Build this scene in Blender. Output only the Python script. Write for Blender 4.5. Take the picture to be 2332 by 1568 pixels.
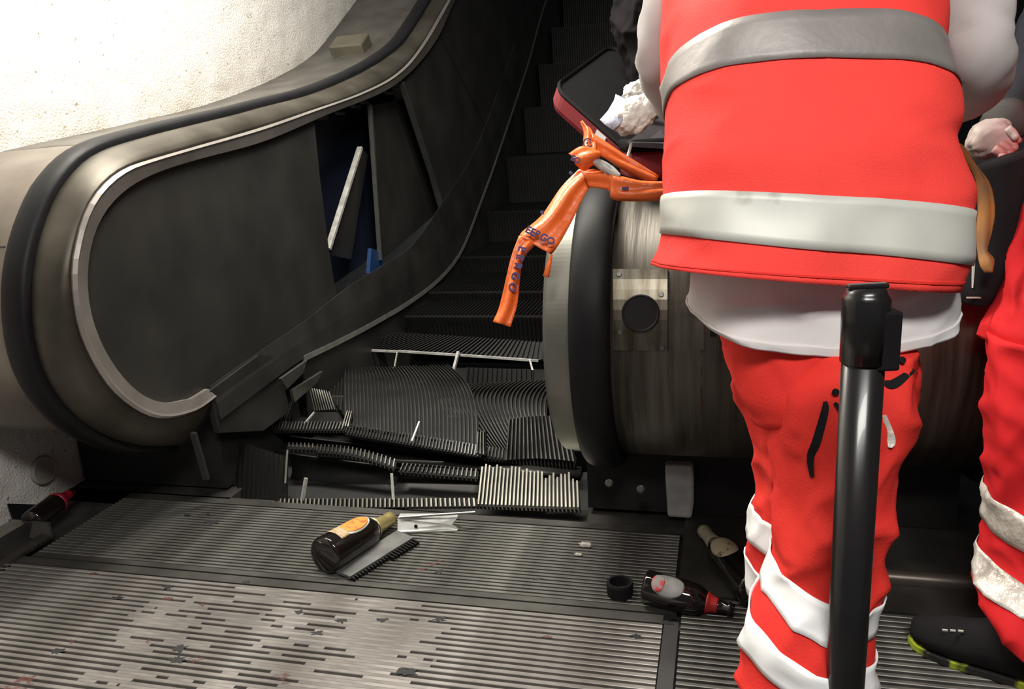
import bpy, math, random
import numpy as np
from mathutils import Vector, Matrix
random.seed(7)
for o in list(bpy.data.objects): bpy.data.objects.remove(o)
scene = bpy.context.scene
COL = scene.collection
# ------------------------------------------------------------------ camera
W, H, F = 2332.0, 1568.0, 1850.0
CAMH = 1.15
_y, _p, _r = math.radians(15.0), math.radians(14.7), math.radians(3.3)
FWD = np.array([-math.sin(_y)*math.cos(_p), math.cos(_y)*math.cos(_p), -math.sin(_p)])
_r0 = np.array([math.cos(_y), math.sin(_y), 0.0]); _u0 = np.cross(_r0, FWD)
RGT = math.cos(_r)*_r0 - math.sin(_r)*_u0
UPV = np.cross(RGT, FWD)
ORG = np.array([0.0, 0.0, CAMH])
cam_data = bpy.data.cameras.new('camera'); cam = bpy.data.objects.new('camera', cam_data); COL.objects.link(cam)
cam_data.sensor_width = 36.0; cam_data.lens = F/W*36.0; cam_data.clip_start = 0.05
m = Matrix.Identity(4)
for i in range(3):
    m[i][0], m[i][1], m[i][2], m[i][3] = RGT[i], UPV[i], -FWD[i], ORG[i]
cam.matrix_world = m
scene.camera = cam
# ------------------------------------------------------------------ world, lamps, exposure
wd = bpy.data.worlds.new('station_air'); scene.world = wd; wd.use_nodes = True
wd.node_tree.nodes['Background'].inputs[0].default_value = (0.9, 0.93, 1.0, 1)
wd.node_tree.nodes['Background'].inputs[1].default_value = 0.10
def area(name, loc, aim, sx, sy, power, col):
    l = bpy.data.lights.new(name, 'AREA'); l.shape = 'RECTANGLE'; l.size = sx; l.size_y = sy; l.energy = power; l.color = col
    o = bpy.data.objects.new(name, l); COL.objects.link(o); o.location = loc
    o.rotation_euler = (Vector(aim)-Vector(loc)).to_track_quat('-Z', 'Y').to_euler(); return o
area('fluorescent_lamp_wall', (-1.50, 2.55, 3.05), (-1.95, 2.45, 1.2), 0.3, 2.0, 190, (1.0, 0.95, 0.85))
area('fluorescent_lamp_hall', (0.30, -0.45, 2.9), (-0.1, 1.2, 0.4), 1.4, 0.4, 72, (1.0, 0.97, 0.92))
scene.view_settings.view_transform = 'Standard'; scene.view_settings.look = 'None'
scene.view_settings.exposure = 0.0; scene.view_settings.gamma = 1.0
scene.view_settings.use_curve_mapping = False
# ------------------------------------------------------------------ helpers
def P(x, y, ax, v):
    d = FWD + RGT*((x-W/2)/F) - UPV*((y-H/2)/F)
    return ORG + d*((v-ORG[ax])/d[ax])
def D(x, y, d): return ORG + d*(FWD + RGT*((x-W/2)/F) - UPV*((y-H/2)/F))
A = lambda *v: np.array(v, float)
def nrm(v):
    n = np.linalg.norm(v); return v/n if n > 1e-9 else v
def catmull(pts, n):
    pts = [np.array(p, float) for p in pts]
    p = [2*pts[0]-pts[1]] + pts + [2*pts[-1]-pts[-2]]
    seg = len(pts)-1; out = []
    for k in range(n):
        t = k/(n-1)*seg; i = min(int(t), seg-1); u = t-i
        a, b, c, d = p[i], p[i+1], p[i+2], p[i+3]
        out.append(0.5*((2*b)+(c-a)*u+(2*a-5*b+4*c-d)*u*u+(3*b-a-3*c+d)*u**3))
    return out
def resample(pts, n):
    pts = [np.array(p, float) for p in pts]
    L = [0.0]
    for a, b in zip(pts, pts[1:]): L.append(L[-1]+np.linalg.norm(b-a))
    out = []; j = 0
    for k in range(n):
        s = L[-1]*k/(n-1)
        while j < len(pts)-2 and L[j+1] < s: j += 1
        u = (s-L[j])/max(L[j+1]-L[j], 1e-9); out.append(pts[j]*(1-u)+pts[j+1]*u)
    return out
# materials
MATS = {}
def M(name, col, rough=0.5, metal=0.0, col2=None, scale=12.0, lo=0.35, hi=0.65, bump=0.0, bscale=60.0, stretch=(1, 1, 1), detail=5.0, rvar=0.0, spec=0.5, coat=0.0, trans=0.0, col3=None, s3=4.0, t3=(0.6, 0.7)):
    if name in MATS: return MATS[name]
    mt = bpy.data.materials.new(name); mt.use_nodes = True; MATS[name] = mt
    nt = mt.node_tree; b = nt.nodes['Principled BSDF']; N = nt.nodes.new; L = nt.links.new
    b.inputs['Base Color'].default_value = (*col, 1); b.inputs['Roughness'].default_value = rough; b.inputs['Metallic'].default_value = metal
    b.inputs['Specular IOR Level'].default_value = spec; b.inputs['Coat Weight'].default_value = coat; b.inputs['Transmission Weight'].default_value = trans
    tc = N('ShaderNodeTexCoord'); mp = N('ShaderNodeMapping'); mp.inputs['Scale'].default_value = stretch
    L(tc.outputs['Object'], mp.inputs['Vector'])
    if col2 is None: col2 = tuple(c*0.8 for c in col)
    nz = N('ShaderNodeTexNoise'); nz.inputs['Scale'].default_value = scale; nz.inputs['Detail'].default_value = detail
    L(mp.outputs[0], nz.inputs['Vector'])
    cr = N('ShaderNodeValToRGB'); cr.color_ramp.elements[0].position = lo; cr.color_ramp.elements[1].position = hi
    cr.color_ramp.elements[0].color = (*col2, 1); cr.color_ramp.elements[1].color = (*col, 1)
    L(nz.outputs['Fac'], cr.inputs['Fac']); out = cr.outputs['Color']
    if col3 is not None:
        n3 = N('ShaderNodeTexNoise'); n3.inputs['Scale'].default_value = s3; n3.inputs['Detail'].default_value = 6.0
        L(tc.outputs['Object'], n3.inputs['Vector'])
        r3 = N('ShaderNodeMapRange'); r3.inputs['From Min'].default_value = t3[0]; r3.inputs['From Max'].default_value = t3[1]
        L(n3.outputs['Fac'], r3.inputs['Value'])
        mx = N('ShaderNodeMix'); mx.data_type = 'RGBA'; L(r3.outputs[0], mx.inputs['Factor']); L(out, mx.inputs['A']); mx.inputs['B'].default_value = (*col3, 1); out = mx.outputs['Result']
    L(out, b.inputs['Base Color'])
    if rvar:
        mr = N('ShaderNodeMapRange'); mr.inputs['To Min'].default_value = max(rough-rvar, 0.02); mr.inputs['To Max'].default_value = min(rough+rvar, 1)
        L(nz.outputs['Fac'], mr.inputs['Value']); L(mr.outputs[0], b.inputs['Roughness'])
    if bump:
        n2 = N('ShaderNodeTexNoise'); n2.inputs['Scale'].default_value = bscale; n2.inputs['Detail'].default_value = 4.0
        L(mp.outputs[0], n2.inputs['Vector']); bp = N('ShaderNodeBump'); bp.inputs['Strength'].default_value = bump; bp.inputs['Distance'].default_value = 0.02
        L(n2.outputs['Fac'], bp.inputs['Height']); L(bp.outputs[0], b.inputs['Normal'])
    return mt
# objects
WL = {}
def tag(o, label, cat, group=None, kind=None):
    if label: o['label'] = label
    if cat: o['category'] = cat
    if group: o['group'] = group
    if kind: o['kind'] = kind
    return o
def empty(name, loc, label=None, cat=None, group=None, kind=None):
    o = bpy.data.objects.new(name, None); COL.objects.link(o); o.location = tuple(loc); o.empty_display_size = 0.05
    WL[o.name] = np.array(loc, float); return tag(o, label, cat, group, kind)
def ob(name, verts, faces, mats, parent=None, smooth=False, fmat=None, label=None, cat=None, group=None, kind=None, wloc=None):
    V = np.array(verts, float)
    if parent is not None: off = WL[parent.name]
    elif wloc is not None: off = np.array(wloc, float)
    else: off = np.array([(V[:, 0].min()+V[:, 0].max())/2, (V[:, 1].min()+V[:, 1].max())/2, V[:, 2].min()])
    me = bpy.data.meshes.new(name); me.from_pydata([tuple(v) for v in (V-off)], [], [tuple(f) for f in faces]); me.update()
    for mt in (mats if isinstance(mats, (list, tuple)) else [mats]): me.materials.append(mt)
    if fmat is not None: me.polygons.foreach_set('material_index', fmat)
    if smooth: me.polygons.foreach_set('use_smooth', [True]*len(me.polygons))
    o = bpy.data.objects.new(name, me); COL.objects.link(o); WL[o.name] = off
    if parent is not None: o.parent = parent
    else: o.location = tuple(off)
    return tag(o, label, cat, group, kind)
class MB:
    def __init__(s): s.v = []; s.f = []; s.m = []
    def add(s, V, Fc, mi=0):
        b = len(s.v); s.v += [np.array(p, float) for p in V]; s.f += [[i+b for i in f] for f in Fc]; s.m += [mi]*len(Fc); return s
    def loft(s, rings, closed=True, cap=True, mi=0):
        n = len(rings[0]); V = [p for r in rings for p in r]; Fc = []
        for i in range(len(rings)-1):
            for j in range(n if closed else n-1):
                k = (j+1) % n; Fc.append([i*n+j, i*n+k, (i+1)*n+k, (i+1)*n+j])
        if cap and closed: Fc.append(list(range(n))[::-1]); Fc.append([(len(rings)-1)*n+j for j in range(n)])
        return s.add(V, Fc, mi)
    def box(s, c, sx, ax=A(1, 0, 0), ay=A(0, 1, 0), az=A(0, 0, 1), mi=0):
        c = np.array(c, float); V = []
        for z in (-1, 1):
            for (x, y) in ((-1, -1), (1, -1), (1, 1), (-1, 1)): V.append(c+ax*x*sx[0]/2+ay*y*sx[1]/2+az*z*sx[2]/2)
        return s.add(V, [[3, 2, 1, 0], [4, 5, 6, 7], [0, 1, 5, 4], [1, 2, 6, 5], [2, 3, 7, 6], [3, 0, 4, 7]], mi)
    def bar(s, a, b, w, h, up=A(0, 0, 1), mi=0):
        a = np.array(a, float); b = np.array(b, float); d = nrm(b-a); x = nrm(np.cross(d, up)); z = np.cross(x, d)
        return s.box((a+b)/2, (w, np.linalg.norm(b-a), h), x, d, z, mi)
    def tube(s, path, r, n=10, mi=0):
        path = [np.array(p, float) for p in path]; rings = []; ref = None
        for i, p in enumerate(path):
            d = nrm(path[min(i+1, len(path)-1)]-path[max(i-1, 0)])
            if ref is None: ref = A(0, 0, 1) if abs(d[2]) < 0.9 else A(1, 0, 0)
            x = nrm(np.cross(ref, d)); ref2 = np.cross(d, x); ref = ref2
            rr = r[i] if isinstance(r, (list, tuple)) else r
            rings.append([p+x*math.cos(2*math.pi*k/n)*rr+ref2*math.sin(2*math.pi*k/n)*rr for k in range(n)])
        return s.loft(rings, mi=mi)
    def lathe(s, base, axis, prof, n=24, mi=0):
        axis = nrm(np.array(axis, float)); x = nrm(np.cross(axis, A(0.3, 0.5, 0.81))); y = np.cross(axis, x)
        rings = [[np.array(base)+axis*h+(x*math.cos(2*math.pi*k/n)+y*math.sin(2*math.pi*k/n))*r for k in range(n)] for h, r in prof]
        return s.loft(rings, mi=mi)
    def prism(s, poly, off, mi=0):
        off = np.array(off, float); n = len(poly); V = list(poly)+[np.array(p)+off for p in poly]
        Fc = [list(range(n)), [n+i for i in range(n)][::-1]]+[[i, n+i, n+(i+1) % n, (i+1) % n] for i in range(n)]
        return s.add(V, Fc, mi)
    def sheet(s, grid, th, mi=0, mi_edge=None):
        R = len(grid); C = len(grid[0]); g = [[np.array(p, float) for p in r] for r in grid]; b = []
        for i in range(R):
            row = []
            for j in range(C):
                du = g[i][min(j+1, C-1)]-g[i][max(j-1, 0)]; dv = g[min(i+1, R-1)][j]-g[max(i-1, 0)][j]
                row.append(g[i][j]-nrm(np.cross(du, dv))*th)
            b.append(row)
        V = [p for r in g for p in r]+[p for r in b for p in r]; o = R*C; Fc = []
        for i in range(R-1):
            for j in range(C-1):
                q = [i*C+j, i*C+j+1, (i+1)*C+j+1, (i+1)*C+j]; Fc.append(q); Fc.append([x+o for x in q][::-1])
        s.add(V, Fc, mi); k = len(s.v)-len(V); E = []
        for j in range(C-1): E += [[j+1, j, j+o, j+1+o], [(R-1)*C+j, (R-1)*C+j+1, (R-1)*C+j+1+o, (R-1)*C+j+o]]
        for i in range(R-1): E += [[i*C, (i+1)*C, (i+1)*C+o, i*C+o], [(i+1)*C+C-1, i*C+C-1, i*C+C-1+o, (i+1)*C+C-1+o]]
        s.f += [[x+k for x in q] for q in E]; s.m += [mi if mi_edge is None else mi_edge]*len(E); return s
    def build(s, name, mats, parent=None, smooth=False, **kw): return ob(name, s.v, s.f, mats, parent, smooth, s.m, **kw)
def bevel(o, w, seg=2):
    md = o.modifiers.new('bevel', 'BEVEL'); md.width = w; md.segments = seg; md.limit_method = 'ANGLE'; md.angle_limit = math.radians(40); return o
def hnoise(x, y, z=0.0):
    from mathutils import noise
    return noise.noise(Vector((x, y, z)))
def text_geo(txt, size):
    c = bpy.data.curves.new('lettering', 'FONT'); c.body = txt; c.size = size; c.extrude = 0.0006; c.offset = 0.0009; c.align_x = 'CENTER'; c.align_y = 'CENTER'
    o = bpy.data.objects.new('lettering', c); COL.objects.link(o); dg = bpy.context.evaluated_depsgraph_get(); dg.update()
    me = bpy.data.meshes.new_from_object(o.evaluated_get(dg)); bpy.data.objects.remove(o); return me
def put_text(txt, size, c, right, up, mat, parent, name='lettering'):
    me = text_geo(txt, size); r = nrm(np.array(right)); u = np.array(up, float); u = nrm(u-r*np.dot(u, r)); n = np.cross(r, u)
    V = [np.array(c)+r*v.co.x+u*v.co.y+n*v.co.z for v in me.vertices]
    Fc = [list(p.vertices) for p in me.polygons]; bpy.data.meshes.remove(me); return ob(name, V, Fc, mat, parent)
# ridged plate over a grid function S(s,t); ridges run along t
def ridged(S, n, rows, depth=0.006, duty=0.5, dn=None, mi_top=0, mi_low=1, back=0.012, jag=None):
    mb = MB(); g = []; eps = 1e-3
    def nor(s, t):
        a = S(min(s+eps, 1), t)-S(max(s-eps, 0), t); b = S(s, min(t+eps, 1))-S(s, max(t-eps, 0)); q = nrm(np.cross(b, a))
        return q if dn is None or np.dot(q, dn) >= 0 else -q
    us = []
    for i in range(n):
        us += [((i+0.0)/n, 0), ((i+0.5-duty/2)/n, 0), ((i+0.5-duty/2)/n, 1), ((i+0.5+duty/2)/n, 1), ((i+0.5+duty/2)/n, 0)]
    us.append((1.0, 0)); C = len(us)
    for r in range(rows+1):
        t = r/rows; line = []
        for (u, hgt) in us:
            tt = t
            if jag is not None: tt = jag(u)+t*(1-jag(u))
            line.append(S(u, tt)+nor(u, tt)*depth*hgt)
        g.append(line)
    V = [p for l in g for p in l]; b0 = len(V)
    for r in range(rows+1):
        for j, (u, hgt) in enumerate(us):
            tt = r/rows if jag is None else jag(u)+r/rows*(1-jag(u))
            V.append(S(u, tt)-nor(u, tt)*back)
    Fc = []; mi = []
    for r in range(rows):
        for j in range(C-1):
            q = [r*C+j, (r+1)*C+j, (r+1)*C+j+1, r*C+j+1]; Fc.append(q); mi.append(mi_top if us[j][1] and us[j+1][1] else mi_low)
            Fc.append([b0+x for x in q][::-1]); mi.append(mi_low)
    for j in range(C-1):
        top = mi_top if us[j][1] and us[j+1][1] else mi_low
        Fc.append([j, j+1, b0+j+1, b0+j]); mi.append(top)
        k = rows*C; Fc.append([k+j+1, k+j, b0+k+j, b0+k+j+1]); mi.append(top)
    for r in range(rows):
        Fc.append([(r+1)*C, r*C, b0+r*C, b0+(r+1)*C]); mi.append(mi_low)
        k = C-1; Fc.append([r*C+k, (r+1)*C+k, b0+(r+1)*C+k, b0+r*C+k]); mi.append(mi_low)
    mb.v = V; mb.f = Fc; mb.m = mi; return mb
def quadS(TL, TR, BR, BL, bulge=None):
    TL, TR, BR, BL = [np.array(p, float) for p in (TL, TR, BR, BL)]
    def S(s, t):
        p = (TL*(1-s)+TR*s)*(1-t)+(BL*(1-s)+BR*s)*t
        return p if bulge is None else p+bulge(s, t)
    return S
# ------------------------------------------------------------------ materials
m_plaster = M('rough_white_plaster', (0.80, 0.78, 0.74), 0.95, col2=(0.72, 0.69, 0.64), scale=30, bump=0.35, bscale=120)
m_rubber = M('black_handrail_rubber', (0.011, 0.011, 0.012), 0.5, rvar=0.08, spec=0.16)
m_deck = M('olive_grey_steel_deck', (0.092, 0.083, 0.066), 0.46, 0.6, col2=(0.050, 0.043, 0.032), scale=5, rvar=0.1)
m_trim = M('satin_steel_trim', (0.42, 0.39, 0.355), 0.34, 0.6, col2=(0.33, 0.30, 0.27), scale=8)
m_panel = M('dark_enamel_panel', (0.056, 0.054, 0.049), 0.42, 0.25, col2=(0.036, 0.036, 0.033), scale=3.5, rvar=0.08)
m_skirt = M('dark_skirt_steel', (0.052, 0.051, 0.046), 0.45, 0.3, col2=(0.030, 0.030, 0.028), scale=5)
m_edge = M('raw_aluminium_edge', (0.80, 0.79, 0.74), 0.4, 0.4, col2=(0.5, 0.49, 0.45), scale=30)
m_edge2 = M('dull_aluminium_edge', (0.22, 0.22, 0.20), 0.4, 0.8, scale=30)
m_black = M('black_void_paint', (0.010, 0.010, 0.010), 0.8)
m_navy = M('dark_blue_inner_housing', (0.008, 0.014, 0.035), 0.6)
m_drum = M('stained_brushed_steel', (0.125, 0.113, 0.093), 0.44, 0.45, col2=(0.050, 0.042, 0.032), scale=9, stretch=(4.0, 0.25, 0.25), lo=0.35, hi=0.62, rvar=0.12, bump=0.08, bscale=40)
m_floor = M('worn_aluminium_ridge', (0.335, 0.315, 0.295), 0.36, 0.45, col2=(0.175, 0.16, 0.145), scale=6, rvar=0.1, col3=(0.30, 0.20, 0.17), s3=3.2, t3=(0.62, 0.74))
m_floor2 = M('dull_comb_plate_ridge', (0.225, 0.22, 0.20), 0.40, 0.5, col2=(0.075, 0.07, 0.062), scale=6, rvar=0.1)
m_groove = M('dark_groove_base', (0.035, 0.032, 0.028), 0.7, col2=(0.02, 0.018, 0.016), scale=20)  # grooves and subfloor, darker than the ridges
m_plate = M('dark_smooth_plate', (0.10, 0.096, 0.087), 0.5, 0.5, col2=(0.045, 0.042, 0.038), scale=5)  # smooth plates and strips, darker than the ridged ones
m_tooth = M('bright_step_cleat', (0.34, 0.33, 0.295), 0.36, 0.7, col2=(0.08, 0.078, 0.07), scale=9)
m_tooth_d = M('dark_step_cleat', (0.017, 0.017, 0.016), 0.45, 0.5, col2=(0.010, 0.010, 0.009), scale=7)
m_step = M('black_step_casting', (0.008, 0.008, 0.0075), 0.65, 0.2, spec=0.3)
# ------------------------------------------------------------------ traced profiles of the left balustrade
XL, XR = -1.66, -0.42
UPD = nrm(A(0, 0.866, 0.5))
def path(pts, X, n=90, ext=4.5, start=True):
    q = [P(x, y, 0, X) for x, y in pts]
    if ext:
        e = q[0] if start else q[-1]; e2 = e+UPD*ext
        q = ([e2, e+UPD*ext*0.5]+q) if start else (q+[e+UPD*ext*0.5, e2])
    return catmull(resample(catmull(q, 300), n), n)
hr_px = [(989, 0), (960, 48), (919, 105), (842, 159), (728, 210), (600, 245), (542, 261), (350, 309), (230, 350), (160, 415), (121, 491), (96, 576), (86, 659), (92, 767), (121, 863), (179, 942), (250, 990), (330, 1012), (420, 1010)]
to_px = [(1022, -5), (957, 105), (903, 166), (823, 210), (696, 255), (583, 293), (430, 337), (330, 366), (287, 381), (248, 406), (213, 444), (188, 492), (171, 550), (161, 623), (172, 729), (204, 815), (255, 891), (319, 939), (376, 953), (443, 936), (488, 904)]
ti_px = [(1046, -19), (1008, 64), (979, 112), (932, 166), (871, 210), (743, 261), (600, 322), (450, 362), (345, 395), (305, 414), (270, 438), (240, 468), (217, 505), (200, 560), (191, 639), (204, 729), (242, 815), (287, 875), (344, 918), (383, 923), (430, 910), (472, 885)]
wb_px = [(858, 0), (823, 54), (790, 105), (747, 156), (689, 188), (600, 214), (430, 260), (250, 300), (0, 370)]
NP = 220
hr = path(hr_px, -1.72, NP); to = path(to_px, XL+0.015, NP); ti = path(ti_px, XL+0.012, NP)
def pair(a, c):
    C_ = np.array(resample(c, 1200)); out = []; k = 0
    for p in a:
        d = np.linalg.norm(C_[k:k+160]-p, axis=1); j = k+int(np.argmin(d)); k = max(k, j); out.append(C_[k])
    return out
ti = pair(to, ti); ti = [sum(ti[max(0, min(len(ti)-1, i+d))] for d in range(-3, 4))/7 if 3 < i < len(ti)-4 else ti[i] for i in range(len(ti))]
wallX = -2.30
wb = path(wb_px, wallX, 60)
def tangents(pth): return [nrm(pth[min(i+1, len(pth)-1)]-pth[max(i-1, 0)]) for i in range(len(pth))]
# ------------------------------------------------------------------ setting: wall_left
wbY = np.array([p[1] for p in wb])[::-1]; wbZ = np.array([p[2] for p in wb])[::-1]
def deck_z(y): return float(np.interp(y, wbY, wbZ))
ny, nz = 240, 150; V = []; dirt = []
for i in range(ny+1):
    y = -0.6+(11.4)*(i/ny)**1.15
    for k in range(nz+1):
        z = -0.02+4.2*(k/nz)**1.25
        n1 = hnoise(y*16, z*16, 3)*0.006+hnoise(y*45, z*45, 9)*0.004
        V.append((wallX+n1, y, z)); d = z-deck_z(max(y, 2.2))
        dirt.append(max(0.0, min(1.0, 1-(d/0.42)))**2*(0.45+0.5*hnoise(y*4, z*4, 1)+0.3*hnoise(y*14, z*14, 5)) if z > 0.5 else 0.15)
Fc = [[i*(nz+1)+k, (i+1)*(nz+1)+k, (i+1)*(nz+1)+k+1, i*(nz+1)+k+1] for i in range(ny) for k in range(nz)]
mw = m_plaster; nt = mw.node_tree
b = nt.nodes['Principled BSDF']; src = b.inputs['Base Color'].links[0].from_socket
at = nt.nodes.new('ShaderNodeAttribute'); at.attribute_name = 'dirt'
mx = nt.nodes.new('ShaderNodeMix'); mx.data_type = 'RGBA'; nt.links.new(at.outputs['Fac'], mx.inputs['Factor']); nt.links.new(src, mx.inputs['A']); mx.inputs['B'].default_value = (0.30, 0.235, 0.15, 1)
vo = nt.nodes.new('ShaderNodeTexNoise'); vo.inputs['Scale'].default_value = 38; vo.inputs['Detail'].default_value = 3; tcn = nt.nodes.new('ShaderNodeTexCoord'); nt.links.new(tcn.outputs['Object'], vo.inputs['Vector'])
mr = nt.nodes.new('ShaderNodeMapRange'); mr.inputs['From Min'].default_value = 0.66; mr.inputs['From Max'].default_value = 0.72; nt.links.new(vo.outputs['Fac'], mr.inputs['Value'])
mx2 = nt.nodes.new('ShaderNodeMix'); mx2.data_type = 'RGBA'; nt.links.new(mr.outputs[0], mx2.inputs['Factor']); nt.links.new(mx.outputs['Result'], mx2.inputs['A']); mx2.inputs['B'].default_value = (0.33, 0.29, 0.23, 1); nt.links.new(mx2.outputs['Result'], b.inputs['Base Color'])
wall = ob('wall_left', V, Fc, mw, smooth=True, kind='structure', wloc=(wallX, 0, 0))
at_ = wall.data.attributes.new('dirt', 'FLOAT', 'POINT'); at_.data.foreach_set('value', dirt)
mb = MB(); c = P(100, 1070, 0, wallX+0.012); mb.lathe(c-A(0.02, 0, 0), (1, 0, 0), [(0, 0.05), (0.022, 0.05), (0.026, 0.047), (0.027, 0.0455), (0.024, 0.0445), (0.024, 0.006), (0.020, 0.005), (0.020, 0.0005)], 28)
mb.build('cover_disc', M('grey_painted_disc', (0.42, 0.39, 0.34), 0.7), wall, smooth=False)
# ------------------------------------------------------------------ setting: floor
GX = -0.10   # channel between the plates
fl = MB(); fl.box((0, 0.8, -0.06), (5.4, 2.9, 0.08)); fl.box((-2.0, 2.9, -0.06), (0.72, 1.5, 0.08)); fl.box((0.55, 3.2, -0.06), (1.9, 1.9, 0.08))
floor = fl.build('floor', m_groove, kind='structure', wloc=(0, 0, 0))
def plate(name, x0, x1, y0, y1, mat, z=-0.012):
    q = MB(); q.box(((x0+x1)/2, (y0+y1)/2, z-0.005), (x1-x0, y1-y0, 0.01)); return q.build(name, mat, floor)
def ridge_mesh(L, w, h):
    q = MB(); c = 0.0012
    ring = [(-w/2, -h), (-w/2, -c), (-w/2+c, 0), (w/2-c, 0), (w/2, -c), (w/2, -h)]
    q.loft([[A(x, y, z) for y, z in ring] for x in (0, L)]); me = bpy.data.meshes.new('ridge'); me.from_pydata([tuple(v) for v in q.v], [], q.f); me.update(); return me
def ridges(parent, x0, x1, y0, y1, per, w, mat, keep):
    me = ridge_mesh(x1-x0, w, 0.013); me.materials.append(mat); y = y1-per/2; rest = MB()
    while y > y0:
        if y > keep:
            o = bpy.data.objects.new('ridge', me); COL.objects.link(o); o.parent = parent; o.location = (x0, y, 0); WL[o.name] = A(0, 0, 0)
        else: rest.box(((x0+x1)/2, y, -0.0065), (x1-x0, w, 0.013))
        y -= per
    if rest.v: rest.build('ridge_field', mat, parent, kind='stuff')
YJ = 1.755
front = plate('front_plate', -2.02, GX-0.03, -0.6, YJ, m_groove); ridges(front, -2.02, GX-0.03, -0.58, YJ-0.035, 0.0205, 0.0115, m_floor, 1.12)
q = MB(); q.box(((-2.02+GX-0.03)/2, YJ-0.017, -0.007), (GX-0.03+2.02, 0.034, 0.014)); q.build('edge_strip', m_plate, front)
comb = plate('comb_plate', -2.0, GX-0.012, YJ+0.006, 2.20, m_groove); ridges(comb, -2.0, GX-0.012, YJ+0.03, 2.165, 0.0165, 0.0095, m_floor2, 1.0)
q = MB(); q.box(((-2.0+GX)/2, YJ+0.018, -0.007), (GX+2.0, 0.022, 0.014)); q.box(((-2.0+GX)/2, 2.185, -0.007), (GX+2.0, 0.035, 0.014)); q.build('edge_strip', m_plate, comb)
side = plate('side_plate', GX+0.012, 1.6, -0.6, 1.86, m_groove); ridges(side, GX+0.012, 1.6, -0.58, 1.85, 0.0205, 0.0105, m_floor2, 1.12)
back = plate('smooth_plate', GX-0.002, 1.6, 1.86, 2.7, m_plate, z=-0.002)
q = MB(); q.box((GX-0.01, 1.42, -0.004), (0.034, 0.62, 0.008)); q.build('channel_cover', M('black_rubber_channel', (0.03, 0.03, 0.03), 0.6), floor)
# metal worn flat across the grooves in the middle of the front plate
worn = MB(); per = 0.0205; y = YJ-0.035-per/2
while y > 1.1:
    x = -1.62; yy = y-per/2; run = None; kk = int(round(yy/per))
    while x < -0.30:
        cx = -0.98+(1.5-yy)*0.15; w1 = 1.1-abs((x-cx)/0.50)**2-0.3*abs(yy-1.45)
        val = 0.62*hnoise(x*7.0, kk*7.31, 4)+0.55*hnoise(x*3.2, yy*7.5, 8)+0.30*hnoise(x*19, kk*3.7, 2)+0.50*w1-0.46
        on = val > 0.0
        if on and run is None: run = x
        if (not on or x+0.008 >= -0.30) and run is not None:
            worn.box(((run+x)/2, yy, -0.0042), (x-run+0.001, per-0.0108, 0.008)); run = None
        x += 0.008
    y -= per
worn.build('worn_metal', m_floor, front, kind='stuff')
# dark pits, blood and grime on the floor
m_blood = M('dried_blood', (0.17, 0.055, 0.045), 0.5, col2=(0.09, 0.03, 0.025), scale=40)
_nt = m_blood.node_tree; _n = _nt.nodes.new('ShaderNodeTexNoise'); _n.inputs['Scale'].default_value = 55; _n.inputs['Detail'].default_value = 5
_mr = _nt.nodes.new('ShaderNodeMapRange'); _mr.inputs['From Min'].default_value = 0.38; _mr.inputs['From Max'].default_value = 0.68; _mr.inputs['To Max'].default_value = 0.75
_nt.links.new(_nt.nodes['Texture Coordinate'].outputs['Object'], _n.inputs['Vector']); _nt.links.new(_n.outputs['Fac'], _mr.inputs['Value']); _nt.links.new(_mr.outputs[0], _nt.nodes['Principled BSDF'].inputs['Alpha'])
m_grime = M('black_grime', (0.012, 0.012, 0.012), 0.7)
def blot(x, y, r, mat, name, el=1.6, parent=floor):
    c = P(x, y, 2, 0.0008); q = MB(); k = 22; a0 = random.random()*6
    pts = []
    for i in range(k):
        a = 2*math.pi*i/k; rr = r*(0.35+0.9*random.random()); pts.append(c+A(math.cos(a)*rr*el, math.sin(a)*rr, 0))
    q.prism(pts[::-1], (0, 0, -0.0012)); return q.build(name, mat, parent)
for (x, y, r) in [(383, 1335, .012), (408, 1475, .016), (402, 1500, .014), (1000, 1408, .012), (680, 1392, .009), (772, 1412, .012), (722, 1440, .010), (930, 1530, .016), (870, 1410, .009), (268, 1360, .01), (130, 1480, .012), (1450, 1448, .010), (1520, 1418, .010), (560, 1325, .008), (1000, 1300, .009), (1225, 1318, .008), (480, 1187, .02), (465, 1170, .012), (425, 1172, .008)]: blot(x, y, r, m_grime, 'grime_spot')
for (x, y, r) in [(380, 1362, .010), (345, 1460, .010), (985, 1283, .013), (1000, 1275, .009), (960, 1295, .010), (1245, 1448, .008), (462, 1375, .008), (163, 1460, .008), (60, 1545, .02), (640, 1540, .012), (215, 1305, .01), (445, 1500, .014), (650, 1548, .01), (30, 1565, .02)]: blot(x, y, r, m_blood, 'blood_spot')
q = MB(); q.box((-1.05, 3.3, -0.09), (1.9, 2.3, 0.06)); q.build('pit_floor', m_black, kind='structure')  # floor of the escalator pit; the pit's darkness is put into its black
g = MB(); g.box((0.6, 11.0, 2.4), (6.2, 0.1, 4.9)); g.build('wall_back', M('dark_tunnel_wall', (0.02, 0.02, 0.021), 0.9), kind='structure')  # near-black wall added behind the steps so the background stays dark
g = MB(); g.box((3.7, 5.0, 2.4), (0.1, 12.0, 4.9)); g.build('wall_right', M('dark_side_wall', (0.05, 0.05, 0.05), 0.9), kind='structure')
# ------------------------------------------------------------------ left balustrade
bl = empty('escalator_balustrade', (-1.7, 2.4, 0), 'left escalator balustrade with black rounded handrail, steel trim and dark broken panels', 'balustrade')
# handrail: C profile swept along the path
tg = tangents(hr); rings = []
for p, t in zip(hr, tg):
    n = np.cross(A(1, 0, 0), t); n = nrm(n); n = -n if np.dot(n, p-A(p[0], 2.3, 0.75)) < 0 and p[1] < 3 else n
    rings.append((p, n))
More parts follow.
